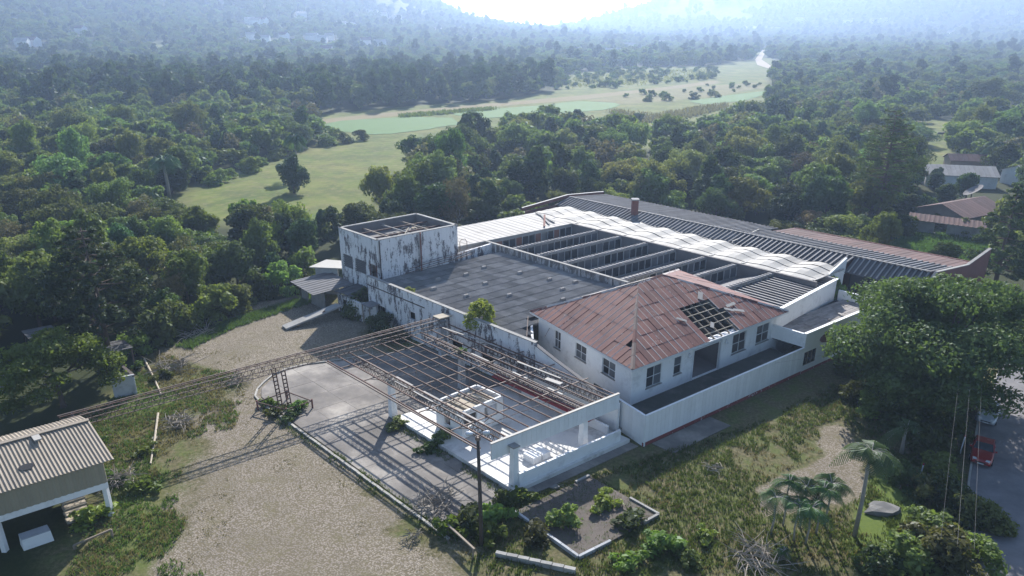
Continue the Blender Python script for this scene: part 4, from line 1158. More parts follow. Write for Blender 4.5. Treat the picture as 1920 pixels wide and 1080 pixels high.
# ------------------------------------------------------------------ steel canopy skeleton
can = thing("canopy_frame", "rusty bare steel canopy frame of purlins and lattice girders on white columns", "canopy", W(-8, 12))
PA = [-15.5, -14.2, -12.9, -11.7, -10.5, -9.3, -8.1, -6.95, -5.8, -4.6, -3.4, -2.2, -1.0]
for i, a_ in enumerate(PA):
    z = 4.62 + .006 * (a_ + 15)
    bend = rng.uniform(-.06, .06)
    pts = [W(a_, 2.6, z), W(a_ + bend, 9, z - .03), W(a_ - bend, 17, z - .02), W(a_, 25.4 if i else 24.8, z)]
    for a0_, c0_ in zip(pts, pts[1:]):
        s = MB(); s.bar(a0_, c0_, .075, .11); s.build("purlin", M["rust_steel"], can)
s = MB(); s.bar(W(-15.75, 2.6, 4.6), W(-15.75, 24.8, 4.6), .07, .12); s.build("edge_purlin", M["pale_steel"], can)
for b_ in (22.7, 18.9, 14.8, 10.6, 6.4):
    s = MB(); s.bar(W(-15.3, b_, 4.50), W(.0, b_ + .2, 4.58), .08, .09); r_ = s.build("rafter", M["pale_steel"], can)
    s = MB()
    s.bar(W(-14.6, b_, 4.45), W(-12.9, b_, 3.8), .05, .05); s.bar(W(-11.2, b_, 4.45), W(-12.9, b_, 3.8), .05, .05)
    s.bar(W(-12.9, b_, 3.8), W(-4.2, b_, 3.8), .045, .045)
    s.bar(W(-6, b_, 4.45), W(-4.2, b_, 3.8), .05, .05); s.bar(W(-2.4, b_, 4.45), W(-4.2, b_, 3.8), .05, .05)
    s.build("rafter_brace", M["dark_steel"], r_)
def girder(parent, P, L, wid, dep, nbay, topmat, webmat, name="girder"):
    """box lattice girder; P(t, s, z): t along in m, s across, z down from the top"""
    g = MB()
    for s_ in (-wid / 2, wid / 2):
        for z in (0, -dep): g.bar(P(0, s_, z), P(L, s_, z), .07, .07)
    go = g.build(name, topmat, parent)
    w = MB(); st = L / nbay
    for k in range(nbay):
        t0, t1 = k * st, (k + 1) * st
        for s_ in (-wid / 2, wid / 2):
            w.bar(P(t0, s_, 0), P((t0 + t1) / 2, s_, -dep), .032, .032); w.bar(P((t0 + t1) / 2, s_, -dep), P(t1, s_, 0), .032, .032)
            w.bar(P(t0, s_, 0), P(t0, s_, -dep), .028, .028)
        w.bar(P(t0, -wid / 2, 0), P(t1, wid / 2, 0), .028, .028); w.bar(P(t0, -wid / 2, -dep), P(t1, wid / 2, -dep), .028, .028)
        w.bar(P(t0, -wid / 2, 0), P(t0, wid / 2, 0), .03, .03)
    tag(w.build("lattice_web", webmat, go), kind="stuff")
    return go
for a_, wid in ((-12.9, .62), (-4.3, .62), (-1.5, .8)):
    b1 = 24.2 if a_ < -10 else (25.2 if a_ < -3 else 19)
    girder(can, lambda t_, s_, z, a_=a_: W(a_ + s_, 2.7 + t_, 4.42 + z), b1 - 2.7, wid, .62 if a_ < -3 else .95, int((b1 - 2.7) / .6), M["pale_steel"] if a_ < -3 else M["dark_steel"], M["dark_steel"])
for a_ in (-12.6, -13.2, -4.0):     # remains of cover plates on the girders
    for k in range(3):
        b0 = 6 + k * 5 + rng.uniform(-1, 1); s = MB(); s.bar(W(a_, b0, 4.48), W(a_, b0 + rng.uniform(1.5, 3), 4.48), .2, .03); s.build("cover_plate", M["pale_roof"], can)
for (p, q, w_) in ((W(-2.4, 24.6, 4.9), W(-1.4, 17.2, 4.8), .16), (W(-2.6, 13, 4.85), W(-2.2, 7.8, 4.8), .18), (W(-3.2, 8.6, 4.8), W(-3.0, 6.9, 4.8), .5)):
    s = MB(); s.bar(p, q, w_, .06); s.build("loose_plate", M["pale_roof"], can)
for (a_, b_, h_) in ((-12.9, 18.3, 4.0), (-12.75, 2.0, 4.0), (-4.2, 19.3, 4.0), (-4.2, 3.0, 4.0), (-.5, 27.4, 4.3)):
    s = MB(); c = W(a_, b_); z0 = .05; r_ = .27
    s.hexa([c + A3 * x * r_ + B3 * y * r_ + Vector((0, 0, z)) for z, r_ in ((z0, .30), (h_, .22)) for x, y in ((-1, -1), (1, -1), (1, 1), (-1, 1))])
    co = s.build("column", M["white_wall"] if b_ < 19 else M["block_wall"], can)
    s = MB(); s.box(c + Vector((0, 0, h_ + .06)), A3 * .34, B3 * .34, Vector((0, 0, .06))); s.build("column_head", M["concrete_wall"], co)
fa2 = tag(link("fascia", None, can), "white ribbed fascia panel across the canopy front")
panels(fa2, W(-14.6, 2.45), W(-.6, 2.45), 3.22, 4.72, .5, "white_panel")
s = MB(); s.bar(W(-14.6, 2.52, 3.97), W(-.6, 2.52, 3.97), .06, 1.48); s.build("fascia_backing", M["white_panel"], fa2)
s = MB(); s.bar(W(-14.65, 2.46, 4.76), W(-.6, 2.46, 4.76), .24, .07); s.build("fascia_cap", M["white_roof"], fa2)
for (a_, b_, z0, z1) in ((-9, 20, 2.2, 4.4), (-6.2, 15.6, 1.2, 4.4), (-7.6, 9.2, 1.6, 4.4), (-10, 16.4, 2.4, 4.4), (-3.4, 8, 1.8, 4.4)):
    s = MB(); s.bar(W(a_, b_, z1), W(a_ + .15, b_ + .1, z0), .035, .035); s.build("hanger_rod", M["pale_steel"], can)

# long lattice truss from the canopy to the old weighing shed
tr = thing("lattice_truss", "long rusty box lattice truss spanning the yard from canopy corner to shed", "truss", W(-20, 26))
girder(tr, lambda t_, s_, z: W(-1.0 - t_, 26.2 + s_, 5.35 + z), 37.0, 1.0, .95, 38, M["pale_steel"], M["dark_steel"], "box_truss")
s = MB(); s.bar(W(-1.0, 26.2, 5.42), W(-38, 26.2, 5.42), .06, .06); s.build("middle_chord", M["rust_steel"], tr)
s = MB(); s.box(W(-1.2, 26.2, 5.5), A3 * .8, B3 * .6, Vector((0, 0, .06))); s.build("bearing_plate", M["pale_timber"], tr)
def ladder_post(a_, b_, lean_, h_):
    po = tag(link("ladder_post", None, tr)); 
    for k in (-.18, .18):
        s = MB(); s.bar(W(a_ + k, b_, 0), W(a_ + k + lean_, b_ + .1, h_), .07, .1); s.build("post_rail", M["rust_steel"], po)
    for j in range(9):
        z = .35 + j * (h_ - .5) / 9; t_ = z / h_
        s = MB(); s.bar(W(a_ - .2 + lean_ * t_, b_ + .1 * t_, z), W(a_ + .2 + lean_ * t_, b_ + .1 * t_, z), .05, .12); s.build("rung", M["dark_steel"], po)
ladder_post(-19.75, 26.7, -.22, 4.42); ladder_post(-19.3, 25.7, -.22, 4.42)
ladder_post(-36.5, 26.2, 0, 4.4)
guard = thing("guard_rail", "low rusty pipe rail around the truss posts in a weedy bed", "railing", W(-19.7, 26))
gc = [(-21.6, 27.6), (-20.3, 24.4), (-17.6, 24.6), (-18.4, 28.0)]
for k in range(4):
    (a0, b0), (a1, b1) = gc[k], gc[(k + 1) % 4]
    s = MB(); s.bar(W(a0, b0, 0), W(a0, b0, 1.05), .14, .14); s.build("post", M["brick_wall"], guard)
    s = MB(); s.tube([W(a0, b0, .85), W(a1, b1, .85)], .06, 6); s.build("rail", M["rust_steel"], guard)

# ------------------------------------------------------------------ old weighing shed on stilts at the yard edge
shed = thing("corrugated_shed", "tan corrugated shed raised on white concrete legs at the yard edge", "shed", W(-40, 20))
# roof ridge along A; gable towards the yard
zr, ze_ = 6.2, 5.0
g0, g1, g2 = -36.9, -37.0, -52
def SW_(a, b, z): return W(a, b, z)
cs_me = {}
n_ = 58; Lr = 15.2
for k in range(n_):
    a0 = -36.7 - Lr * k / n_; a1 = -36.7 - Lr * (k + 1) / n_
    for (b0, z0, b1, z1, mm) in ((17.4, 5.0, 22.6, 6.2, 0), (22.6, 6.2, 25.3, 5.5, 1)):
        s = MB(); dz = .02 + .01 * (k % 2) ; m_ = (a0 + a1) / 2
        for (x0, y0, x1, y1) in ((a0, 0, m_, .07), (m_, .07, a1, 0)):
            s.quad(W(x0, b0, z0 + y0), W(x1, b0, z0 + y1), W(x1, b1, z1 + y1), W(x0, b1, z1 + y0))
        s.quad(W(a0, b0, z0), W(m_, b0, z0 + .07), W(a1, b0, z0))
        s.build("roof_rib", M["tan_roof"], shed)
s = MB(); s.bar(W(-36.7, 22.6, 6.28), W(-52, 22.6, 6.28), .4, .07); s.build("ridge_cap", M["tan_roof"], shed)
for (a_, b_, r_) in ((-41.8, 19.2, .42),):
    s = MB(); zc = 5.0 + (b_ - 17.4) / 5.2 * 1.2 + .12
    pts = [W(a_ + r_ * 1.2 * math.cos(2 * math.pi * k / 14) * rng.uniform(.85, 1.1), b_ + r_ * .8 * math.sin(2 * math.pi * k / 14), 0) for k in range(14)]
    s.quad(*[Vector((p.x, p.y, 5.0 + (inv_ab(p.x, p.y)[1] - 17.4) / 5.2 * 1.2 + .115)) for p in pts]); s.build("roof_hole", M["dark_inside"], shed)
s = MB(); s.box(W(-40.4, 22.0, 6.25), A3 * .25, B3 * .5, Vector((0, 0, .05))); s.build("roof_patch", M["white_roof"], shed)
n_ = 34
for k in range(n_):
    a0 = -37.4 - 14.6 * k / n_; a1 = -37.4 - 14.6 * (k + 1) / n_; m_ = (a0 + a1) / 2
    s = MB(); s.quad(W(a0, 17.7, 3.1), W(m_, 17.62, 3.1), W(m_, 17.62, 5.02), W(a0, 17.7, 5.02)); s.quad(W(m_, 17.62, 3.1), W(a1, 17.7, 3.1), W(a1, 17.7, 5.02), W(m_, 17.62, 5.02))
    s.build("cladding_rib", M["tan_cladding"], shed)
n_ = 16
for k in range(n_):
    b0 = 17.7 + 7.3 * k / n_; b1 = 17.7 + 7.3 * (k + 1) / n_; m_ = (b0 + b1) / 2
    zt = lambda b: 5.0 + (b - 17.4) / 5.2 * 1.2 if b < 22.6 else 6.2 - (b - 22.6) / 2.7 * .7
    s = MB(); s.quad(W(-37.4, b0, 3.1), W(-37.34, m_, 3.1), W(-37.34, m_, zt(m_)), W(-37.4, b0, zt(b0))); s.quad(W(-37.34, m_, 3.1), W(-37.4, b1, 3.1), W(-37.4, b1, zt(b1)), W(-37.34, m_, zt(m_)))
    s.build("cladding_rib", M["tan_cladding"], shed)
for (p, q) in ((W(-37.4, 17.8, 2.85), W(-52, 17.8, 2.85)), (W(-37.4, 25, 2.85), W(-52, 25, 2.85)), (W(-37.5, 17.9, 2.83), W(-37.5, 25, 2.83))):
    s = MB(); s.bar(p, q, .3, .5); s.build("ring_beam", M["white_wall"], shed)
for a_ in (-37.6, -44.5, -51.5):
    for b_ in (17.9, 24.9):
        s = MB(); s.bar(W(a_, b_, 0), W(a_, b_, 2.7), .34, .34); s.build("leg", M["white_wall"], shed)
slab("floor", shed, [W(-37.6, 17.9), W(-52, 17.9), W(-52, 25), W(-37.6, 25)], 2.7, 2.8, M["concrete_wall"])
# long dark roof behind it
old = thing("old_shed_roof", "half-hidden dark ribbed roof behind the tan shed", "shed", W(-47, 30))
ribsheets(old, W(-44, 29, 3.4), W(-56, 29, 3.4), W(-44, 36, 4.0), 16, .08, M["mid_ribbed"])
wall("wall", old, W(-56, 29.4), W(-44, 29.4), 0, 3.3, .2, [(2, 4, .3, 2.5), (6, 9, .3, 2.5)], M["concrete_wall"])
blk = thing("concrete_block", "whitewashed concrete block lying in the shade below the tan shed", "block", W(-42.5, 18))
s = MB(); c = W(-42.6, 17.6, .45); s.hexa([c + A3 * x + B3 * y + Vector((0, 0, z)) for z, k in ((-.45, 1), (.45, .94)) for x, y in ((-.95 * k, -.5 * k), (.95 * k, -.5 * k), (.95 * k, .5 * k), (-.95 * k, .5 * k))]); s.build("block", M["white_wall"], blk)
s = MB(); s.box(c + Vector((0, 0, .47)), A3 * .9, B3 * .46, Vector((0, 0, .025))); s.build("capping", M["block_wall"], blk)
steps = thing("garden_steps", "broken pale stone steps beside the tan shed's corner leg", "steps", W(-39, 19.6))
for k in range(5):
    s = MB(); c = W(-39.6 + k * .1, 18.9 + k * .75, .12 + k * .12); s.box(c, A3 * .8, B3 * .33, Vector((0, 0, .1))); s.build("step", M["pale_timber"], steps)
# slatted pergola/roof frames in the trees
for (loc, lab) in ((G(212, 650, 2.4), "dark slatted pergola roof under the feathery tree beside the truss"), (G(75, 622, 2.6), "far slatted dark roof glimpsed between trees at the yard's wooded corner")):
    pg = thing("pergola", lab, "pergola", (loc.x, loc.y, 0))
    for k in range(9):
        s = MB(); o_ = B3 * (k * .36 - 1.44); s.bar(loc + o_ - A3 * 1.5, loc + o_ + A3 * 1.5, .14, .07); s.build("slat", M["mid_ribbed"], pg)
    for x in (-1.35, 1.35):
        s = MB(); s.bar(loc - B3 * 1.5 + A3 * x - Vector((0, 0, .1)), loc + B3 * 1.5 + A3 * x - Vector((0, 0, .1)), .12, .12); s.build("beam", M["dark_steel"], pg)
        for y in (-1.35, 1.35):
            s = MB(); pt = loc + B3 * y + A3 * x; s.bar((pt.x, pt.y, 0), (pt.x, pt.y, loc.z - .1), .12, .12); s.build("post", M["dark_steel"], pg)
ruin = thing("ruined_wall", "small whitewashed wall ruin beside the long truss", "wall", G(237, 742))
r0, r1 = G(215, 747), G(258, 738)
wall("wall", ruin, r0, r1, 0, 2.2, .2, [], M["block_wall"])
wall("wall", ruin, r1, r1 + B3 * 2.5, 0, 2.0, .2, [], M["block_wall"])
s = MB(); s.bar(r1 + Vector((0, 0, 2.05)), r1 + B3 * 3.4 + Vector((0, 0, 2.0)), .3, .1); s.build("capping", M["dark_steel"], ruin)
ruin2 = thing("wall_remnant", "greenish wall remnant at the photo's edge beside the feathery tree", "wall", G(15, 735))
wall("wall", ruin2, G(-30, 745), G(28, 725), 0, 2.0, .25, [], M["concrete_wall"])
s = MB(); s.bar(G(-30, 745) + Vector((0, 0, 2.05)), G(28, 725) + Vector((0, 0, 2.05)), .3, .1); s.build("capping", M["concrete_wall"], ruin2)

# ------------------------------------------------------------------ street furniture and small things
lamp = thing("lamp_post", "dark wooden lamp post with two white lamp heads at the apron corner", "lamp post", G(903, 1022))
lp = G(903, 1022)
s = MB(); s.tube([lp, lp + Vector((-.05, 0, 4.5)), lp + Vector((-.12, 0, 9.0))], [.16, .14, .11], 8); s.build("post", M["post_wood"], lamp, smooth=True)
s = MB(); s.tube([lp + Vector((-.12, 0, 9.0)), lp + Vector((-.12, 0, 9.25))], [.2, .18], 8); s.build("collar", M["pale_steel"], lamp)
for sx, nm in ((-1, 0), (1, 1)):
    s = MB(); a_ = lp + Vector((-.12, 0, 9.2)); e_ = a_ + Vector((sx * .55, .1 * sx, .35 if sx < 0 else .3)); s.tube([a_, a_.lerp(e_, .6) + Vector((0, 0, .1)), e_], .04, 6); ar = s.build("arm", M["pale_steel"], lamp)
    s = MB(); s.tube([e_ - Vector((sx * .22, 0, -.02)), e_, e_ + Vector((sx * .22, 0, .0)), e_ + Vector((sx * .3, 0, -.02))], [.08, .17, .16, .05], 8); s.build("lamp_head", M["lamp_glass"], ar, smooth=True)
rail = thing("timber_rail", "weathered timber rail on two posts beside the lamp post", "railing", G(865, 1015))
r0, r1 = G(838, 1000), G(890, 1050)
s = MB(); s.bar(r0 + Vector((0, 0, .9)), r1 + Vector((0, 0, .95)), .14, .12); s.build("rail", M["timber"], rail)
for p in (r0.lerp(r1, .05), r0.lerp(r1, .95)):
    s = MB(); s.bar(p, p + Vector((0, 0, .9)), .13, .13); s.build("post", M["timber"], rail)
rail2 = thing("fallen_rail", "dark timber rail standing below the tan shed's corner", "railing", G(170, 1000))
r0, r1 = G(140, 1030), G(212, 1008)
s = MB(); s.bar(r0 + Vector((0, 0, .35)), r1 + Vector((0, 0, .75)), .12, .12); s.build("rail", M["timber"], rail2)
for p, h_ in ((r0, .35), (r1, .75)):
    s = MB(); s.bar(p, p + Vector((0, 0, h_)), .13, .13); s.build("post", M["timber"], rail2)
for (a_, c_, lab) in (((271, 676), (303, 742), "straight pale pole lying in weeds beyond the truss"), ((297, 778), (283, 872), "pale pole lying in grass between truss and tan shed")):
    po = thing("wooden_pole", lab, "pole", G(*a_))
    p, q = G(*a_), G(*c_)
    s = MB(); s.tube([p + Vector((0, 0, .18)), p.lerp(q, .5) + Vector((.05, 0, .22)), q + Vector((0, 0, .15))], [.11, .10, .08], 7); s.build("shaft", M["pale_timber"], po)
    s = MB(); s.box(p.lerp(q, .5) + Vector((0, 0, .06)), Vector((.2, .05, 0)), Vector((-.05, .2, 0)), Vector((0, 0, .07))); s.build("support_stone", M["kerb_stone"], po)
def branch_pile(px, rad, n, h, lab, seed, mat="dry_branch"):
    r = random.Random(seed); c = G(*px)
    s = MB()
    for k in range(n):
        an = r.uniform(0, math.pi * 2); rr = rad * math.sqrt(r.random()) * .7
        p = c + Vector((math.cos(an) * rr, math.sin(an) * rr, r.uniform(.05, h * .6)))
        d = Vector((r.uniform(-1, 1), r.uniform(-1, 1), r.uniform(-.25, .35))).normalized(); L = r.uniform(.5, 1.0) * rad * 1.1
        q = p + d * L; q.z = max(q.z, .05); m_ = p.lerp(q, .5) + Vector((r.uniform(-.15, .15), r.uniform(-.15, .15), r.uniform(.0, .2)))
        s.tube([p, m_, q], [.04, .03, .015], 4, cap=False)
    o = s.build("branch_pile", M[mat], None, loc=c)
    return tag(o, lab, "branches")
branch_pile((335, 795), 1.6, 70, 1.0, "pale heap of cut branches in grass just below the truss", 1)
branch_pile((228, 905), 1.5, 70, 1.1, "tangled dry branches heaped beside the tan shed wall", 2)
branch_pile((325, 690), 2.4, 80, .8, "wide heap of brushwood at the weedy yard edge beyond the truss", 3)
branch_pile((440, 718), 1.5, 50, .7, "dry brush lying under the truss where cobbles begin", 4)
branch_pile((370, 628), 2.0, 40, .5, "thin brushwood along the wood edge beside the cobbled yard", 5)
branch_pile((820, 945), 2.2, 90, .7, "dark dry branches on the concrete apron beside the lamp post", 6)
branch_pile((770, 1010), .8, 26, .8, "small pale dead bush on cobbles beside the kerb end", 7)
branch_pile((1420, 1045), 2.2, 90, .5, "grey brushwood strewn in the front garden below the palms", 8)
branch_pile((1340, 880), 1.0, 20, .4, "few pale sticks lying on the shaded front lawn", 9)
# raised garden bed/foundation plate in front of the fascia
simple("gravel", (.115, .095, .08), .95, .5, 2.2, rnd=0, bump=.5, dirt=(.06, .075, .03), dirt_amt=.8)
simple("boulder_stone", (.17, .165, .155), .95, .3, 1.5, rnd=0, bump=.4)
fp = thing("foundation_plate", "low concrete foundation plate with gravel in the weedy front garden", "foundation", W(-14, -4))
pl = [G(965, 962), G(1085, 1048), G(1145, 1018), G(1235, 968), G(1105, 895)]
slab("gravel_bed", fp, pl, 0, .16, M["gravel"])
for i in range(5):
    s = MB(); a_, c_ = pl[i], pl[(i + 1) % 5]; n = max(2, int((c_ - a_).length / 1.4))
    for k in range(n):
        if rng.random() < (.12 if i < 2 else .5): continue
        s = MB(); s.bar(a_.lerp(c_, k / n) + Vector((0, 0, .14)), a_.lerp(c_, (k + .98) / n) + Vector((0, 0, .14)), .2, .3); s.build("edging_stone", M["block_wall"] if i < 2 else M["concrete_wall"], fp)
lw = thing("low_garden_wall", "low broken wall along the foot of the weedy garden", "wall", G(980, 1060))
p, q = G(930, 1042), G(1080, 1075)
for k in range(7):
    s = MB(); s.bar(p.lerp(q, k / 7) + Vector((0, 0, .18)), p.lerp(q, (k + .95) / 7) + Vector((0, 0, .18 + rng.uniform(-.04, .04))), .3, .4); s.build("stone_block", M["concrete_wall"], lw)
for (x, y, r_, lab) in ((1655, 958, 1.1, "large pale boulder on the bright lawn"), (1040, 915, .35, "small pale stone before the shop wing")):
    bm = bmesh.new(); bmesh.ops.create_icosphere(bm, subdivisions=2, radius=1.0); r = random.Random(int(x))
    for v in bm.verts:
        k = 1 + .18 * math.sin(v.co.x * 3 + 1) * math.sin(v.co.y * 2.7) + r.uniform(-.13, .13)
        v.co = Vector((v.co.x * k * r_ * 1.3, v.co.y * k * r_ * .8, max(min(v.co.z, .55), -.3) * k * r_ * .5))
    mm = bpy.data.meshes.new("boulder"); bm.to_mesh(mm); bm.free(); mm.materials.append(M["boulder_stone"])
    o = link("boulder", mm, loc=G(x, y) + Vector((0, 0, .1))); tag(o, lab, "boulder")
for (x, y, lab) in ((1800, 850, "thin white marker post beside the road kerb"), (1722, 905, "thin white stake by the lawn's shaded edge")):
    mp = thing("marker_post", lab, "post", G(x, y)); p = G(x, y)
    s = MB(); s.tube([p, p + Vector((.1, .05, 1.7))], .05, 6); s.build("shaft", M["white_frame"], mp)
    s = MB(); s.tube([p + Vector((.1, .05, 1.7)), p + Vector((.11, .055, 1.85))], .055, 6); s.build("cap", M["red_paint"], mp)
# overhead wires from the pole beyond the garden
pole = thing("utility_pole", "concrete utility pole with crossarm beside the road in the big tree's shade", "utility pole", (47.6, 67.2, 0))
s = MB(); s.tube([Vector((47.6, 67.2, 0)), Vector((47.6, 67.2, 8.5))], [.17, .11], 8); s.build("shaft", M["block_wall"], pole)
s = MB(); s.bar((46.8, 67.7, 8.1), (48.4, 66.7, 8.1), .1, .12); s.build("crossarm", M["timber"], pole)
wires = []
for k in range(3):
    p = Vector((46.9 + .7 * k, 67.6 - .42 * k, 8.2)); q = Vector((24.5 + .7 * k, 33 - .42 * k, 8.4))
    s = MB(); s.tube([p.lerp(q, t_ / 8) - Vector((0, 0, 4 * .5 * (t_ / 8) * (1 - t_ / 8))) for t_ in range(9)], .006, 4, cap=False); s.build("wire", M["mid_ribbed"], pole)
p = Vector((47.6, 67.2, 7.8)); q = W(19, 0, 2.9)
s = MB(); s.tube([p.lerp(q, t_ / 8) - Vector((0, 0, 4 * .5 * (t_ / 8) * (1 - t_ / 8))) for t_ in range(9)], .006, 4, cap=False); s.build("service_wire", M["mid_ribbed"], pole)

# ------------------------------------------------------------------ cars
def car(name, label, paintm, loc, ang):
    t = thing(name, label, "car", loc, ang)
    # local: nose towards -Y; half width profile along length
    ys = [-2.05, -1.95, -1.55, -.95, -.35, .25, 1.0, 1.55, 1.95, 2.05]
    zt = [.55, .68, .78, .88, .95, .95, .96, .97, .90, .62]
    zb = [.35, .25, .22, .22, .22, .22, .22, .22, .28, .4]
    hw = [.60, .74, .83, .86, .87, .87, .87, .86, .78, .66]
    b = MB(); rings = []
    for y, a_, c_, w in zip(ys, zt, zb, hw):
        rings.append([Vector((x * w, y, z)) for x, z in ((-.86, a_), (-.98, a_ * .82), (-1, (a_ + c_) / 2), (-.94, c_), (.94, c_), (1, (a_ + c_) / 2), (.98, a_ * .82), (.86, a_))])
    for r0_, r1_ in zip(rings, rings[1:]):
        for i in range(8): b.quad(r0_[i], r0_[(i + 1) % 8], r1_[(i + 1) % 8], r1_[i])
    b.quad(*rings[0]); b.quad(*reversed(rings[-1]))
    body = b.build("body", paintm, t, smooth=False, local=True)
    b = MB()    # roof and pillars
    rf = [(-.60, .96, .80), (-.02, 1.42, .66), (.9, 1.47, .66), (1.55, 1.02, .76)]
    for k in (1,):
        y0, z0, w0 = rf[1]; y1, z1, w1 = rf[2]
        b.hexa([(-w0, y0, z0 - .05), (w0, y0, z0 - .05), (w1, y1, z1 - .05), (-w1, y1, z1 - .05), (-w0 * .95, y0, z0), (w0 * .95, y0, z0), (w1 * .95, y1, z1), (-w1 * .95, y1, z1)])
    for sx in (-1, 1):
        b.bar((sx * .80, -.60, .94), (sx * .65, 0, 1.42), .07); b.bar((sx * .76, 1.6, .96), (sx * .65, .9, 1.44), .09); b.bar((sx * .82, .4, .94), (sx * .66, .42, 1.44), .07)
    b.build("roof", paintm, t, local=True)
    b = MB(); b.quad((-.78, -.58, .955), (.78, -.58, .955), (.62, -.03, 1.40), (-.62, -.03, 1.40)); b.build("windscreen", M["pane_dark"], t, local=True)
    b = MB(); b.quad((.74, 1.58, .97), (-.74, 1.58, .97), (-.62, .93, 1.43), (.62, .93, 1.43)); b.build("rear_window", M["pane_dark"], t, local=True)
    for sx in (-1, 1):
        b = MB(); b.quad((sx * .815, -.5, .95), (sx * .815, 1.5, .95), (sx * .66, .9, 1.42), (sx * .66, .02, 1.40)); b.build("side_window", M["pane_dark"], t, local=True)
        b = MB(); b.hexa([(sx * .45 - .15, -2.03, .52), (sx * .45 + .15, -2.03, .52), (sx * .5 + .14, -1.9, .52), (sx * .5 - .14, -1.9, .52), (sx * .47 - .15, -1.97, .68), (sx * .47 + .15, -1.97, .68), (sx * .52 + .14, -1.8, .73), (sx * .52 - .14, -1.8, .73)]); b.build("headlight", M["lamp_glass"], t, local=True)
        b = MB(); b.hexa([(sx * .95 - .08, -.5, .92), (sx * .95 + .08, -.5, .92), (sx * .95 + .08, -.38, .92), (sx * .95 - .08, -.38, .92), (sx * .95 - .08, -.5, 1.05), (sx * .95 + .08, -.5, 1.05), (sx * .95 + .08, -.38, 1.05), (sx * .95 - .08, -.38, 1.05)]); b.build("mirror", paintm, t, local=True)
        for y in (-1.25, 1.25):
            b = MB(); b.tube([(sx * .70, y, .31), (sx * .88, y, .31)], .31, 14); w_ = b.build("wheel", M["rubber"], t, local=True)
            b = MB(); b.tube([(sx * .87, y, .31), (sx * .892, y, .31)], .19, 10); b.build("rim", M["chrome"], w_, local=True)
    b = MB(); b.abox(-.42, .42, -2.07, -2.02, .42, .52); b.build("grille", M["rubber"], t, local=True)
    b = MB(); b.abox(-.24, .24, -2.10, -2.075, .33, .43); b.build("number_plate", M["white_frame"], t, local=True)
    return t
car("parked_car", "small red car with dark windscreen parked in the shade of the big tree", M["car_red"], (41.7, 53.9, .02), R(-36))
car("parked_car", "silver car half hidden under the big tree, parked behind the red car", M["car_silver"], (46.4, 60.6, .02), R(-38))

# ------------------------------------------------------------------ houses beyond the factory
def gable_house(name, lab, cx, cy, lx, ly, hw_, hr, rz, roofm, wallm, sheets=10, win=True, cat="house", group=None, z=0.0):
    t = thing(name, lab, cat, (cx, cy, z), rz, group)
    b = MB(); b.abox(-lx / 2, lx / 2, -ly / 2, ly / 2, -1.0 if z else 0, hw_)
    b.quad((-lx / 2, -ly / 2, hw_), (-lx / 2, 0, hr - .1), (-lx / 2, ly / 2, hw_)); b.quad((lx / 2, -ly / 2, hw_), (lx / 2, ly / 2, hw_), (lx / 2, 0, hr - .1))
    b.build("wall", wallm, t, local=True)
    ro = link("roof", None, t); ORG[ro] = Vector((0, 0, 0))
    for s_ in (-1, 1):
        for k in range(sheets):
            x0 = -lx / 2 - .35 + (lx + .7) * k / sheets; x1 = -lx / 2 - .35 + (lx + .7) * (k + .96) / sheets
            e_ = ly / 2 + .5; sl = (hr - hw_) / (ly / 2); ze2 = hw_ - .5 * sl
            s = MB(); q = [Vector((x0, s_ * e_, ze2 + .05)), Vector((x1, s_ * e_, ze2 + .05)), Vector((x1, 0, hr + .05)), Vector((x0, 0, hr + .05))]
            if s_ > 0: q = q[::-1]
            s.hexa([p - Vector((0, 0, .06)) for p in q] + q); s.build("roof_sheet", roofm, ro, local=True)
    if win:
        for s_ in (-1, 1):
            for x in (-lx * .28, lx * .22):
                s = MB(); s.abox(x - .55, x + .55, s_ * (ly / 2 + .03) - .04, s_ * (ly / 2 + .03) + .04, 1.0, 2.2); w_ = s.build("window", M["white_frame"], t, local=True)
                s = MB(); s.abox(x - .47, x + .47, s_ * (ly / 2 + .08) - .01, s_ * (ly / 2 + .08) + .01, 1.08, 2.12); s.build("pane", M["pane_dark"], w_, local=True)
        s = MB(); s.abox(lx / 2, lx / 2 + .05, -.45, .45, 0, 2.1); s.build("door", M["timber"], t, local=True)
    return t
gable_house("barn", "old barn with rusty red sheet roof beyond the red-roofed annex", 86, 132.5, 13, 9, 3.0, 4.6, R(28), M["rusty_roof"] if "rusty_roof" in M else M["brick_roof"], M["inner_wall"], 14, cat="barn")
lb = thing("low_barn", "long low lean-to barn with rusty roof and blue-grey wall in the weeds", "barn", (77, 124, 0))
la, lb_, lc, ld = G(1702, 401, 3.1), G(1705, 410, 2.6), G(1838, 427, 2.6), G(1852, 405, 3.2)
ribsheets(lb, G(1703, 411, 2.5), G(1850, 430, 2.5), G(1706, 398, 3.2), 16, .05, M["brick_roof"])
wall("wall", lb, G(1708, 408, 2.4), G(1846, 427, 2.4), 0, 2.4, .2, [(4, 6, .2, 2)], M["block_wall"])
gable_house("cottage", "white cottage with pale grey roof beyond the barn", 106, 168, 15, 7.5, 3.0, 4.6, R(-14), M["pale_roof"], M["white_wall"], 16)
gable_house("cottage", "small white house with light blue gable next to the pale grey cottage", 122.5, 168, 7, 7, 3.2, 4.8, R(20), M["white_roof"], M["white_wall"], 8)
gable_house("cow_shed", "dark brown stable with row of pale skylights on the pasture edge", 122, 189, 11, 5, 2.4, 3.6, R(-12), M["brick_roof"], M["timber"], 10, win=False, cat="stable")
dish = thing("satellite_dish", "large grey satellite dish beside the barn", "satellite dish", (97, 147, 0))
s = MB()
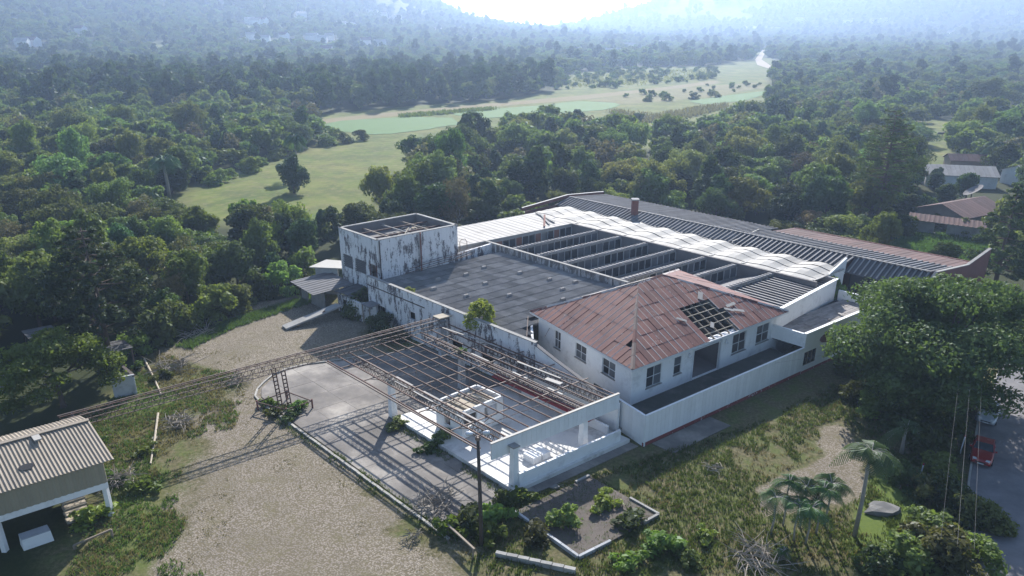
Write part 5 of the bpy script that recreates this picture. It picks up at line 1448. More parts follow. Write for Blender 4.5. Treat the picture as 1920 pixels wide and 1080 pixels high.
for r_ in range(3):
    for k in range(12):
        t0, t1 = 2 * math.pi * k / 12, 2 * math.pi * (k + 1) / 12; P = lambda rr, t_: Vector((97, 147, 3.2)) + Vector((rr * math.cos(t_), rr * math.sin(t_) * .8, rr * math.cos(t_) * .6)) + Vector((-.1, 0, .15)) * (rr * rr / 3.2)
        s.quad(P(.6 * r_, t0), P(.6 * (r_ + 1), t0), P(.6 * (r_ + 1), t1), P(.6 * r_, t1))
s.build("dish", M["inner_wall"], dish)
s = MB(); s.bar((97, 147.3, 0), (97, 147.3, 3.0), .15, .15); s.build("mast", M["dark_steel"], dish)
# cattle on the pasture
def cow(loc, rz, lab, tint):
    t = thing("cow", lab, "cow", loc, rz)
    me_ = bpy.data.meshes.new("body"); sk = [((0, -.7, 1.1), .30), ((0, 0, 1.05), .36), ((0, .7, 1.12), .31), ((0, -1.05, 1.25), .17), ((0, -1.35, 1.2), .16), ((0, -1.62, .98), .09)]
    legs = [(.2, -.62), (-.2, -.62), (.2, .7), (-.2, .7)]
    b = MB(); b.tube([(0, -.95, 1.18), (0, -.7, 1.12), (0, 0, 1.08), (0, .6, 1.14), (0, .85, 1.15)], [.2, .32, .38, .32, .12], 10)
    b.tube([(0, -.85, 1.2), (0, -1.2, 1.28), (0, -1.45, 1.18), (0, -1.68, .98)], [.2, .15, .15, .08], 8)
    for x, y in legs: b.tube([(x, y, 1.0), (x, y + .04, .55), (x, y, .02)], [.14, .08, .06], 6)
    b.tube([(0, .85, 1.25), (0, 1.0, .95), (0, 1.02, .5)], [.04, .03, .04], 5)
    b.build("body", M[tint], t, local=True, smooth=True)
simple("cow_black", (.02, .02, .022), .8, .1); simple("cow_brown", (.10, .06, .04), .8, .2)
cow(tuple(G(1762, 256)), R(70), "black cow standing alone on the pasture beyond the cottage", "cow_black")
cow(tuple(G(1770, 255)), R(10), "dark brown cow next to the black cow on the pasture", "cow_brown")
# ------------------------------------------------------------------ vegetation: meshes
def quads_mesh(name, P, mat, extra=None):
    """P: (n,4,3) quads -> mesh"""
    n = len(P)
    me = bpy.data.meshes.new(name)
    me.vertices.add(n * 4); me.vertices.foreach_set("co", P.reshape(-1).astype(np.float32))
    me.loops.add(n * 4); me.loops.foreach_set("vertex_index", np.arange(n * 4, dtype=np.int32))
    me.polygons.add(n); me.polygons.foreach_set("loop_start", np.arange(0, n * 4, 4, dtype=np.int32)); me.polygons.foreach_set("loop_total", np.full(n, 4, np.int32))
    me.update(calc_edges=True)
    me.materials.append(mat)
    return me
def leaves(C, N, size, rs, aspect=1.7):
    """leaf quads at C with normals about N"""
    n = len(C)
    N = N / (np.linalg.norm(N, axis=1, keepdims=True) + 1e-9)
    r = rs.normal(size=(n, 3)); T = np.cross(N, r); T /= np.linalg.norm(T, axis=1, keepdims=True) + 1e-9
    Bt = np.cross(N, T)
    s = size * rs.uniform(.55, 1.25, (n, 1))
    T = T * s * aspect * .5; Bt = Bt * s * .5
    bend = N * s * .18
    return np.stack([C - T, C - Bt * .9 + bend, C + T, C + Bt * .9 + bend], 1)
def blob_leaves(blobs, n, size, rs, up_bias=.25, shell=.30, nj=.7):
    w = np.array([b[1][0] * b[1][1] + b[1][0] * b[1][2] for b in blobs]); w = w / w.sum()
    idx = rs.choice(len(blobs), n, p=w)
    Cn = np.array([b[0] for b in blobs])[idx]; Rn = np.array([b[1] for b in blobs])[idx]
    D = rs.normal(size=(n, 3)); D[:, 2] += up_bias; D /= np.linalg.norm(D, axis=1, keepdims=True)
    r = 1 - shell * rs.rand(n, 1) ** 1.5 + rs.normal(size=(n, 1)) * .05
    # lumps on the surface so that the outline is uneven
    lump = 1 + .13 * np.sin(D[:, :1] * 7 + idx[:, None]) * np.sin(D[:, 1:2] * 6 + idx[:, None] * 2) * 1.5
    C = Cn + D * Rn * r * lump
    N = D / Rn * Rn.mean() + rs.normal(size=(n, 3)) * nj
    return leaves(C, N, size, rs)
def make_blobs(rs, h, rad, n, base=.35, flat=.7, spread=1.0):
    """main boughs, each carrying several smaller leaf clumps"""
    out = []
    for i in range(n):
        t = rs.rand(); an = rs.rand() * 6.283
        z = h * (base + (1 - base) * .84 * t)
        prof = math.sin(math.pi * min(1, .22 + .70 * t)) ** .7
        rr = rad * spread * prof * (.25 + .6 * rs.rand())
        s = rad * (.22 + .22 * rs.rand())
        c = np.array((math.cos(an) * rr, math.sin(an) * rr, z))
        out.append((tuple(c), (s, s, s * flat)))
        for k in range(3):
            d = rs.normal(size=3); d[2] = abs(d[2]); d /= np.linalg.norm(d)
            s2 = s * rs.uniform(.38, .6); q = c + d * np.array((s, s, s * flat)) * rs.uniform(.75, 1.1)
            out.append((tuple(q), (s2, s2, s2 * .8)))
    out.append(((0, 0, h * (base + .5 * (1 - base))), (rad * .5, rad * .5, h * (1 - base) * .34)))
    return out
def trunk_mesh(name, h, r, rs, blobs, mat, limbs=6, lean=.1):
    b = MB(); top = h * .62
    dx, dy = rs.uniform(-lean, lean) * h * .3, rs.uniform(-lean, lean) * h * .3
    pts = [Vector((dx * t * t, dy * t * t, top * t)) for t in (0, .1, .35, .7, 1)]
    b.tube(pts, [r * 1.5, r * 1.1, r * .9, r * .6, r * .35], 7)
    for k in range(min(limbs, len(blobs))):
        c = Vector(blobs[k * 4 % len(blobs)][0]); s = pts[2].lerp(pts[4], rs.uniform(0, .8)); m_ = s.lerp(c, .5) + Vector((0, 0, -.06 * h))
        b.tube([s, m_, c], [r * .5, r * .32, r * .12], 5, cap=False)
    return b.mesh(name, mat, smooth=True)
TREES = {}
def tree_kind(key, h, rad, nb, nleaf, size, leafm, barkm, seed, base=.3, flat=.72, spread=1.0, r=.2):
    rs = np.random.RandomState(seed)
    bl = make_blobs(rs, h, rad, nb, base, flat, spread)
    cm_ = quads_mesh(key + "_crown", blob_leaves(bl, nleaf, size, rs), M[leafm])
    tm = trunk_mesh(key + "_trunk", h, r, rs, bl, M[barkm])
    TREES[key] = (tm, cm_, h, rad)
for k in range(4): tree_kind("round%d" % k, 8.5 + k * .5, 4.4, 15, 6400, .34, "leaf_broad", "bark", 100 + k, .22)
for k in range(3): tree_kind("spread%d" % k, 7.4, 5.3, 18, 7200, .32, "leaf_feather", "bark", 200 + k, .3, .5, 1.15)
for k in range(3): tree_kind("tall%d" % k, 14.5, 3.9, 17, 6400, .36, "leaf_dark", "pale_bark", 300 + k, .25, .95, .9, .22)
for k in range(2): tree_kind("dark%d" % k, 8.5, 4.0, 10, 6000, .33, "leaf_dark", "bark", 400 + k, .12, .95, .75)
for k in range(2): tree_kind("dry%d" % k, 8.0, 4.2, 16, 3400, .28, "leaf_dry", "pale_bark", 500 + k, .25, .8)
for k in range(3): tree_kind("bush%d" % k, 3.2, 2.4, 8, 2300, .25, "leaf_broad", "bark", 600 + k, .05, .8, 1.0, .07)
tree_kind("shrub0", 1.1, .9, 6, 520, .19, "leaf_broad", "bark", 650, .0, .75, 1.0, .03)
tree_kind("shrub1", 1.0, .8, 6, 460, .18, "leaf_bright", "bark", 651, .0, .75, 1.0, .03)

def place_tree(key, name, label, cat, loc, s=1.0, sz=None, rz=None, tint=(1, 1, 1), group=None):
    tm, cm_, h, rad = TREES[key]
    rz = rng.uniform(0, 6.28) if rz is None else rz
    t = thing(name, label, cat, loc, rz, group)
    t.scale = (s, s, sz or s)
    for nm, me_ in (("trunk", tm), ("crown", cm_)):
        o = bpy.data.objects.new(nm, me_); COL.objects.link(o); o.parent = t
        o.color = (tint[0], tint[1], tint[2], 1)
    return t
def special(key, crown, trunk, h, rad): TREES[key] = (trunk, crown, h, rad)

# great feathery tree over the cars: many flat sprays
rs = np.random.RandomState(5)
bl = []
for i in range(58):
    an = rs.rand() * 6.283; t_ = rs.rand() ** .6; rr = 8.3 * t_; z = 10.4 - 4.6 * (t_ ** 2) + rs.uniform(-2.6, .8)
    s_ = rs.uniform(1.5, 2.6); bl.append(((rr * math.cos(an), rr * math.sin(an), z), (s_, s_, s_ * .48)))
for i in range(26):
    an = R(30 + 245 * rs.rand()) - .3; r0_ = rs.uniform(4.5, 7.8); bl.append(((r0_ * math.cos(an), r0_ * math.sin(an), rs.uniform(2.4, 6.0)), (1.9, 1.9, 1.2)))
big_crown = quads_mesh("great_crown", blob_leaves(bl, 60000, .23, rs, .3, .6, .8), M["leaf_feather"])
special("great", big_crown, trunk_mesh("great_trunk", 11, .42, rs, bl, M["bark"], 16), 12, 9)
place_tree("great", "great_tree", "great spreading feathery tree shading the parked cars by the road", "tree", (42.2, 63.0, 0), 1.16, 1.2, .3, tint=(.66, .70, .75))
bl = []
for i in range(34):
    an = rs.rand() * 6.283; t_ = rs.rand() ** .6; rr = 4.6 * t_; z = 7.3 - 2.6 * t_ ** 2 + rs.uniform(-2.6, .5)
    s_ = rs.uniform(1.0, 1.7); bl.append(((rr * math.cos(an), rr * math.sin(an), z), (s_, s_, s_ * .5)))
fe = quads_mesh("feather_crown", blob_leaves(bl, 14000, .22, rs, .3, .6, .8), M["leaf_bright"])
special("feather", fe, trunk_mesh("feather_trunk", 7.5, .22, rs, bl, M["bark"], 12), 8, 5)
place_tree("feather", "feathery_tree", "bright green feathery tree beside the whitewashed wall ruin and long truss", "tree", (-45.0, 62.6, 0), 1.05, 1.0, tint=(1.0, 1.05, .95))

# conifers: whorls of tufted branches
def conifer(key, h, rad, seed, nleaf, size, mat, top_round=False, base=.2, droop=.15, trunks=1, gap=.0):
    rs = np.random.RandomState(seed); C = []; b = MB()
    for tk in range(trunks):
        ox, oy = (rs.uniform(-2.2, 2.2), rs.uniform(-1, 1)) if tk else (0, 0); hh = h * (1 - .08 * tk)
        b.tube([(ox, oy, 0), (ox + .1, oy, hh * .5), (ox, oy + .1, hh * .97)], [.34, .24, .06], 7)
        nw = int(hh / 1.0)
        for w in range(nw):
            z = hh * (base + (1 - base) * w / nw); t_ = w / nw
            L = rad * ((1 - t_) ** .6 if not top_round else math.sin(math.pi * min(1, .3 + .66 * t_)) ** .8) * rs.uniform(.7, 1.1)
            for k in range(rs.randint(5, 8)):
                an = rs.rand() * 6.283; e_ = np.array([ox + L * math.cos(an), oy + L * math.sin(an), z + L * rs.uniform(-droop, .25)])
                s_ = np.array([ox, oy, z]); b.tube([tuple(s_), tuple((s_ + e_) / 2 + [0, 0, -.1]), tuple(e_)], [.07, .05, .02], 4, cap=False)
                for q in range(3):
                    if rs.rand() < gap: continue
                    c = s_ + (e_ - s_) * rs.uniform(.45, 1.05); C.append((c, rs.uniform(.45, .95) * max(.55, L * .23)))
    bl = [(tuple(c), (r_, r_, r_ * .65)) for c, r_ in C]
    special(key, quads_mesh(key + "_crown", blob_leaves(bl, nleaf, size, rs, .2, .8, 1.0), M[mat]), b.mesh(key + "_trunk", M["bark"], smooth=True), h, rad)
conifer("pine", 23, 5.4, 41, 8500, .27, "leaf_conifer", True, .36, .1, 2, .5)
conifer("araucaria", 15.5, 4.6, 42, 13000, .26, "leaf_conifer", True, .22, .1, 1, .05)
conifer("edgepine", 18, 5.0, 43, 13000, .30, "leaf_conifer", False, .12, .2, 1, .1)
place_tree("pine", "pine_tree", "tall dark pine with two trunks rising behind the long ribbed hall", "tree", tuple(G(1640, 440)), 1.0, .98, .4, tint=(1.7, 1.7, 1.4))
place_tree("araucaria", "araucaria_tree", "dark tufted conifer standing between the feathery tree and the wood", "tree", (-45.2, 72.0, 0), 1.12, 1.06, 1.2, tint=(.9, .95, .95))
place_tree("edgepine", "conifer_tree", "shaggy conifer at the photo's edge beyond the great feathery tree", "tree", (71.0, 98.0, 0), .95, .86, 2.2, tint=(1.5, 1.5, 1.2))

# palms
def palm(key, h, nfr, L, seed, mat="leaf_palm", trunk_r=.14, droop=1.0, plume=False):
    rs = np.random.RandomState(seed); Q = []; b = MB()
    b.tube([(0, 0, 0), (.08, .02, h * .4), (.02, .06, h * .8), (0, 0, h)], [trunk_r * 1.3, trunk_r, trunk_r * .85, trunk_r * .9], 8)
    for k in range(nfr):
        an = 6.283 * k / nfr + rs.uniform(-.3, .3); el = rs.uniform(.15, 1.25); ll = L * rs.uniform(.8, 1.1)
        d = np.array([math.cos(an), math.sin(an), 0.0]); side = np.array([-d[1], d[0], 0])
        pts = []
        for i in range(9):
            t_ = i / 8; pts.append(np.array([0, 0, h]) + d * (ll * t_ * math.cos(el) * (1 - .15 * t_)) + np.array([0, 0, ll * (t_ * math.sin(el) - droop * .75 * t_ * t_)]))
        b.tube([tuple(p) for p in pts[:-1:2]], [.035, .03, .02, .015], 4, cap=False)
        for i in range(16):
            t_ = (i + 1) / 16 * 8; j = min(7, int(t_)); p = pts[j] + (pts[j + 1] - pts[j]) * (t_ - j)
            fl = ll * .30 * math.sin(math.pi * min(.97, .12 + .86 * (i + 1) / 16)) + .06
            fw = (pts[j + 1] - pts[j]); fw /= np.linalg.norm(fw)
            for sd_ in (-1, 1):
                tip = p + side * sd_ * fl * .85 + fw * fl * .5 + np.array([0, 0, -fl * (.35 + (.5 if plume else 0))])
                w_ = fw * .05 * (L / 2.4)
                Q.append([p - w_, p + w_, tip + w_ * .4, tip - w_ * .4])
    special(key, quads_mesh(key + "_crown", np.array(Q), M[mat]), b.mesh(key + "_trunk", M["pale_bark"], smooth=True), h, L)
palm("queenpalm", 7.6, 15, 3.0, 51)
palm("fieldpalm", 6.0, 22, 3.6, 52, plume=True, trunk_r=.2)
palm("arecafrond", 3.1, 9, 2.0, 53, trunk_r=.06)
palm("cycad", .5, 14, .9, 54, trunk_r=.1)
palm("banana", 2.0, 9, 2.4, 55, trunk_r=.13)
place_tree("queenpalm", "palm_tree", "single slender palm with arching fronds on the front lawn", "palm", tuple(G(1602, 1005)), 1.0, .98, .4)
place_tree("fieldpalm", "palm_tree", "round-headed palm at the wood's edge where the meadow narrows", "palm", tuple(G(318, 372)), 1.75, 1.35, 1.0)
place_tree("fieldpalm", "palm_tree", "palm rising above the lone dark tree on the meadow", "palm", tuple(G(560, 330)), 1.2, 1.5, 2.0)
place_tree("fieldpalm", "palm_tree", "broad palm among the garden trees beside the pasture", "palm", tuple(G(1855, 320)), 1.3, 1.1, 3.0)
place_tree("fieldpalm", "palm_tree", "dark palm in the wood beyond the long ribbed hall near the far fields", "palm", tuple(G(1445, 225)), 1.7, 1.2, .5)
areca = [(1500, 990, "tallest clump palm"), (1468, 985, "clump palm nearest the shaded lawn"), (1530, 1000, "clump palm closest to the slender palm"), (1488, 1015, "low clump palm"), (1545, 985, "thin clump palm leaning to the paved patch"), (1510, 1020, "clump palm at the foot of the palm clump"), (1445, 1000, "outer clump palm beside the brushwood")]
for i, (x, y, l) in enumerate(areca):
    place_tree("arecafrond", "clump_palm", l + " in the front garden's palm clump", "palm", tuple(G(x, y)), rng.uniform(.95, 1.25), rng.uniform(1.0, 1.4), group="clump palms in the front garden")
place_tree("cycad", "cycad", "small spiky cycad at the foot of the palm clump", "shrub", tuple(G(1468, 1045)), 1.1)
place_tree("banana", "banana_plant", "banana plant beside the slender palm in the front garden", "plant", tuple(G(1690, 850)), 1.1, 1.2)

# lone trees and specials
def tint(r): 
    k = r.choice((.5, .7, .85, 1.0, 1.15, 1.4)) * r.uniform(.9, 1.1); return (k * r.uniform(.85, 1.25), k, k * r.uniform(.75, 1.25))
place_tree("dark1", "round_tree", "lone dark round tree standing on the meadow below a palm", "tree", tuple(G(552, 362)), 1.15, 1.05, tint=(.8, .85, 1))
place_tree("bush0", "roof_shrub", "bright yellow-green shrub growing on the parapet of the flat hall roof", "shrub", tuple(W(1.3, 23.2, 5.3)), 1.0, .78, tint=(1.9, 1.7, .9))
place_tree("shrub0", "roof_weed", "dark weed tuft below the bright roof shrub", "shrub", tuple(W(.9, 20.8, 4.95)), .9, .7, tint=(.8, .7, .7))
place_tree("shrub0", "roof_weed", "pale grey weed on the flat hall roof near the tower", "shrub", tuple(W(1.5, 35.8, 4.95)), 1.0, .8, tint=(1.7, 1.5, 1.8))
place_tree("bush1", "creeper", "dense creeper on the lean-to below the tower door", "shrub", tuple(W(-.3, 44.6, 0)), 1.0, 1.15, tint=(.7, .75, .8))
place_tree("bush2", "wall_bush", "dark bush against the flat hall wall under the porch roof", "shrub", tuple(W(-1.6, 38.2, 0)), .95, .8, tint=(.6, .7, .7))
place_tree("bush1", "wall_bush", "dark bush at the canopy corner against the flat hall wall", "shrub", tuple(W(-1.6, 34.6, 0)), .8, .6, tint=(.6, .7, .7))
place_tree("bush2", "corner_creeper", "leafy creeper on the white corner of the ribbed box", "shrub", tuple(W(42.0, 6.6, 0)), .75, 1.9, tint=(1.0, 1.05, 1.1))
place_tree("shrub1", "beam_weed", "weed tuft growing on the canopy's back column head", "plant", tuple(W(-4.2, 19.3, 4.2)), .75, .6)

# shrubs round the posts, the kerb and the gardens
shrubs = [((545, 785), "weeds between the truss posts"), ((520, 775), "weeds filling the railed bed"), ((560, 770), "weeds at the rail's yard side"), ((505, 760), "weeds before the rail on the apron edge"),
          ((745, 800), "weed at the foot of the front column"), ((805, 845), "weed on the apron beside the white island"), ((835, 825), "pale weed on the apron near the island edge"),
          ((845, 1000), "leafy weed at the apron's end by the rail"), ((880, 985), "weed clump behind the lamp post"), ((930, 975), "green bush between lamp post and foundation"), ((945, 945), "bush at the island's front corner"), ((915, 1005), "weed clump at the lamp post's foot"), ((1005, 1010), "shrub on the foundation's edge"),
          ((975, 935), "shrub below the fascia column"), ((1060, 985), "weed clump growing through the foundation gravel"), ((1130, 950), "small weeds in the middle of the foundation plate"), ((1180, 985), "weeds along the foundation's garden edge"), ((1180, 1060), "green weed bed below the foundation"), ((1240, 1030), "bright weeds beside the foundation's corner"), ((1320, 1010), "upright dark shrub in the front garden"), ((1290, 1055), "low weeds at the garden foot"),
          ((200, 905), "shrub below the shed's corner leg"), ((175, 975), "bush beside the garden steps"), ((270, 850), "weeds beside the fallen pole"), ((290, 715), "weeds beyond the truss by the first pole"), ((262, 690), "green weeds at the wood edge"), ((310, 705), "weeds under the brushwood heap"),
          ((420, 570), "pale shrub at the cobbled yard's wooded edge"), ((455, 575), "grey-green shrub on the yard's far edge"), ((500, 560), "low shrub where wood meets cobbles"), ((180, 840), "dark shrub against the tan shed gable"), ((270, 920), "weeds below the branch heap")]
for i, ((x, y), l) in enumerate(shrubs):
    big = 1.25 if y > 900 or "bush" in l else 1.0
    place_tree("shrub%d" % (i % 2), "weed_clump" if "weed" in l else "shrub", l, "weeds" if "weed" in l else "shrub", tuple(G(x, y)), big * rng.uniform(.9, 1.5), big * rng.uniform(.7, 1.2), tint=tint(rng))
garden = [((1735, 1010), 1.0, "broad dark bush at the garden corner by the road"), ((1790, 960), 1.1, "bright bush on the verge below the red car"), ((1840, 985), 1.0, "bush on the verge beside the road bend"), ((1700, 1060), 1.1, "spreading bush at the garden's lowest corner"), ((1770, 1060), 1.2, "dark bush beside the road at the garden foot"), ((1650, 1075), .8, "low bush below the boulder"), ((1740, 930), .8, "bush at the shaded lawn's edge"), ((1760, 900), .9, "shaded bush under the great tree beside the stake"), ((1690, 800), .9, "bush in the great tree's shade near the banana plant"), ((1600, 745), .8, "bush before the sign wing under the tree"), ((1830, 1050), .9, "bush overhanging the road edge"), ((1640, 770), 1.1, "low bush in deep shade before the sign wing"), ((1670, 735), 1.2, "shaded bush at the great tree's house side"), ((1720, 770), 1.2, "dark bush close to the great tree trunk"), ((1765, 815), 1.0, "bush between the great tree trunk and the road"), ((1745, 850), 1.0, "bush on the shaded slope above the bright lawn"), ((1590, 700), .9, "bush hiding the sign wing's base"), ((1785, 770), 1.1, "bush at the roadside behind the marker post"), ((1700, 910), .8, "little bush between lawn and shade")]
for (x, y), s_, l in garden: place_tree("bush%d" % rng.randint(0, 2), "garden_bush", l, "bush", tuple(G(x, y)), s_, s_ * .8, tint=tint(rng))

# ------------------------------------------------------------------ the woods
woods = []
def poly_np(p): return [(v[0], v[1]) for v in p]
ROADZ = poly_np(road_l + list(reversed(road_r)))
HOUSES = poly_np(gp([(1700, 440), (1705, 395), (1720, 318), (1740, 322), (1860, 322), (1900, 370), (1890, 440)]))
SITE_T = poly_np([Vector((-60, 20, 0)), Vector((-50, 40, 0)), Vector((-52, 60, 0)), Vector((-44, 72, 0))] + gp([(300, 652), (430, 595), (560, 553), (600, 538)]) + [W(-1, 60.5), W(16, 60), W(38, 61.5), W(66, 62), W(68, -6), Vector((70, 70, 0)), Vector((40, 20, 0))])
def free(x, y, pad=0):
    a = np.array([x]); b_ = np.array([y])
    if sdf(a, b_, SITE_T)[0] > -1.8: return False
    if sdf(a, b_, ROADZ)[0] > -2.5: return False
    if sdf(a, b_, HOUSES)[0] > -.5: return False
    if sdf(a, b_, FIELD)[0] > -1.0: return False
    if max(sdf(a, b_, PASTURE)[0], sdf(a, b_, PASTURE2)[0], sdf(a, b_, LAWN2)[0]) > -.5: return False
    return True
# near and middle woods on a jittered grid
cand = []
y = 62.0
while y < 430:
    st = 6.2 if y < 150 else (7.2 if y < 240 else 8.6)
    x = -.80 * y - 30
    while x < .80 * y + 30:
        px_, py_ = x + nrs.uniform(-.42, .42) * st, y + nrs.uniform(-.42, .42) * st
        cand.append((px_, py_)); x += st
    y += st * .95
ca_ = np.array(cand)
ok = (sdf(ca_[:, 0], ca_[:, 1], SITE_T) < -2.0) & (sdf(ca_[:, 0], ca_[:, 1], ROADZ) < -3) & (sdf(ca_[:, 0], ca_[:, 1], HOUSES) < -.5) & (sdf(ca_[:, 0], ca_[:, 1], FIELD) < -1.5)
for pg_ in (PASTURE, PASTURE2, LAWN2): ok &= sdf(ca_[:, 0], ca_[:, 1], pg_) < -1
ok &= ~((ca_[:, 0] > 20) & (ca_[:, 1] < 66)) & ~((np.hypot(ca_[:, 0] - 71, ca_[:, 1] - 96) < 9)) & ~((np.hypot(ca_[:, 0] + 46, ca_[:, 1] - 69) < 13))
# open ground in front of the red barn and behind the annex
gapx = gp([(1690, 500), (1660, 450), (1700, 405), (1860, 440), (1880, 500)])
ok &= sdf(ca_[:, 0], ca_[:, 1], gapx) < 0
woods = ca_[ok]
def pick(x, y, r):
    p = proj((x, y, 0)); a = r.random()
    left = p[0] < 960
    d_field = None
    if 95 < p[1] < 215 and (p[0] < 1040):                    # belt of tall trees beyond the meadow
        return ("tall%d" % r.randint(0, 2), r.uniform(.95, 1.3)) if a < .6 else ("round%d" % r.randint(0, 3), 1.15)
    if a > .955: return ("tall%d" % r.randint(0, 2), r.uniform(.62, .95))
    if a < .44: return ("round%d" % r.randint(0, 3), r.uniform(.7, 1.12))
    if a < .72: return ("spread%d" % r.randint(0, 2), r.uniform(.75, 1.1))
    if a < .84: return ("dark%d" % r.randint(0, 1), r.uniform(.7, 1.1))
    if a < .91: return ("dry%d" % r.randint(0, 1), r.uniform(.75, 1.05))
    return ("bush%d" % r.randint(0, 2), r.uniform(1.1, 1.8))
items = []
rr_ = random.Random(99)
for x, y in woods:
    k, s = pick(x, y, rr_)
    # lower growth at the wood's edge towards the yard and behind the halls
    e_ = -sdf(np.array([x]), np.array([y]), SITE_T)[0]
    if e_ < 7: s *= .68
    if -95 < x < -20 and 85 < y < 150: s *= .86
    px_, py_, dd = proj((x, y, TREES[k][2] * s * .6))
    items.append((x, y, k, s, px_, py_, dd))
vis = [t for t in items if -60 < t[4] < 1980 and t[5] < 1100]
vis.sort(key=lambda t: -TREES[t[2]][3] * t[3] / t[6])
NEAR_N = 262
chosen = vis[:NEAR_N]; rest = [t for t in items if t not in set(chosen)]
COLORN = {"round": "round leafy tree", "spread": "flat-topped feathery tree", "tall": "tall slim tree", "dark": "dense dark tree", "dry": "sparse greyish tree", "bush": "low bush"}
NAMEN = {"round": "leafy_tree", "spread": "feathery_tree", "tall": "tall_tree", "dark": "dark_tree", "dry": "sparse_tree", "bush": "wood_bush"}
ORD = ["first", "second", "third", "fourth", "fifth", "sixth", "seventh", "eighth", "ninth", "tenth", "eleventh", "twelfth", "thirteenth", "fourteenth", "fifteenth", "sixteenth", "seventeenth", "eighteenth", "nineteenth", "twentieth", "twenty-first", "twenty-second", "twenty-third", "twenty-fourth", "twenty-fifth"]
regs = {}
for t in chosen:
    x, y, k, s, px_, py_, dd = t
    if px_ < 640: reg = ("wood beyond cobbled yard", "", 60, -1)
    elif px_ < 1290: reg = ("wood behind saw-tooth hall", "", 100, 1)
    else: reg = ("wood behind ribbed hall", "", 90, 1)
    row = int((y - 60) / 14)
    regs.setdefault((reg, row), []).append(t)
rows_of = {}
for (reg, row) in regs: rows_of.setdefault(reg[0], set()).add(row)
for (reg, row), lst in regs.items():
    rk = sorted(rows_of[reg[0]]).index(row)
    lst.sort(key=lambda t: t[4] * reg[3])
    for i, (x, y, k, s, px_, py_, dd) in enumerate(lst):
        base = ''.join(c for c in k if not c.isdigit())
        tn = tint(rr_)
        lab = "%s, %s from %s in row %s of %s" % (COLORN[base], ORD[min(i, 24)], "tower" if px_ < 1290 else "chimney", ["one", "two", "three", "four", "five", "six", "seven", "eight", "nine", "ten", "eleven", "twelve", "thirteen", "fourteen"][min(rk, 13)], reg[0])
        place_tree(k, NAMEN[base], lab, "bush" if base == "bush" else "tree", (x, y, 0), s, s * rr_.choice((.72, .85, 1.0, 1.15, 1.4)) * rr_.uniform(.95, 1.08), tint=tn, group="trees of the " + reg[0])

# bushes closing the wood's edge along the cobbled yard, and the meadow's edge
edge_line = [G(262, 672), G(300, 642), G(370, 612), G(430, 588), (G(500, 566)), G(560, 548), G(592, 535)]
acc = []
for p_, q_ in zip(edge_line, edge_line[1:]):
    n_ = max(1, int((q_ - p_).length / 2.3))
    for k in range(n_): acc.append(p_.lerp(q_, k / n_))
for i, p_ in enumerate(acc):
    key = "bush%d" % rr_.randint(0, 2); s_ = rr_.uniform(.8, 1.5)
    place_tree(key, "edge_bush", "bush %s from the shed end along the cobbled yard's wood edge" % ORD[min(i, 24)], "bush", (p_.x + rr_.uniform(-1, .4), p_.y + rr_.uniform(0, 1.8), 0), s_, s_ * rr_.uniform(.8, 1.25), tint=tint(rr_), group="bushes along the yard's wood edge")
med = [(395, 340), (430, 332), (462, 318), (490, 309), (515, 299), (540, 291), (470, 322), (405, 345)]
for i, (x, y) in enumerate(med):
    p_ = G(x, y); s_ = rr_.uniform(.9, 1.5)
    place_tree("bush%d" % (i % 3), "meadow_bush", "bush %s from the round-headed palm along the meadow's far edge" % ORD[i], "bush", (p_.x, p_.y, 0), s_, s_ * rr_.uniform(.6, .9), tint=(1.3, 1.3, 1.0), group="bushes along the meadow edge")

# ------------------------------------------------------------------ the rest of the woods, too many to count: points carrying trees
vill = [(468, 32), (478, 34), (489, 33), (565, 22), (470, 60), (492, 66), (532, 60), (585, 62), (602, 66), (617, 62), (612, 85), (700, 18), (718, 24), (745, 28), (685, 70), (712, 74), (975, 48), (990, 55), (895, 70), (1170, 68), (1225, 70), (1240, 76), (1083, 88), (1305, 78), (1500, 33), (1645, 36), (1657, 34), (60, 70), (40, 72), (1590, 38), (1900, 20), (1310, 56), (1780, 58), (1150, 90), (1180, 80), (150, 48), (640, 40), (655, 42), (820, 52), (1050, 62), (1100, 60), (1265, 62)]
VH = []
for i, (x, y) in enumerate(vill):
    a = (x - 960) / FOC; b_ = (540 - y) / FOC; r_ = Vector((a, CP + b_ * SP, -SP + b_ * CP)); t_ = 420.0
    while t_ < 2300:
        p = r_ * t_ + Vector((0, 0, CAM_H))
        if p.z < tz(p.x, p.y) + 9: VH.append((x, y, p)); break
        t_ += 6
far_pts = []
for x, y, k, s, *_ in rest: far_pts.append((x, y, 0.0, k, s))
fr_ = np.random.RandomState(77)
def far_ring(y0, y1, st):
    out = []
    y = y0
    while y < y1:
        x = -.86 * y - 60
        while x < .86 * y + 60:
            out.append((x + fr_.uniform(-.45, .45) * st, y + fr_.uniform(-.45, .45) * st)); x += st
        y += st * .95
    return out
fp_ = np.array(far_ring(430, 700, 9.5) + far_ring(700, 1250, 13) + far_ring(1250, 2400, 19) + far_ring(2400, 3100, 34))
ok = (sdf(fp_[:, 0], fp_[:, 1], FIELD) < -2) & (sdf(fp_[:, 0], fp_[:, 1], DIRT) < -3)
dd_ = np.hypot(fp_[:, 0], fp_[:, 1])
clr = np.clip((dd_ - 560) / 200, 0, 1) * np.clip((vnoise(fp_[:, 0], fp_[:, 1], 130, 9) + vnoise(fp_[:, 0], fp_[:, 1], 60, 10) * .5 - .24) * 8, 0, 1)
ok &= fr_.rand(len(fp_)) > clr * .9
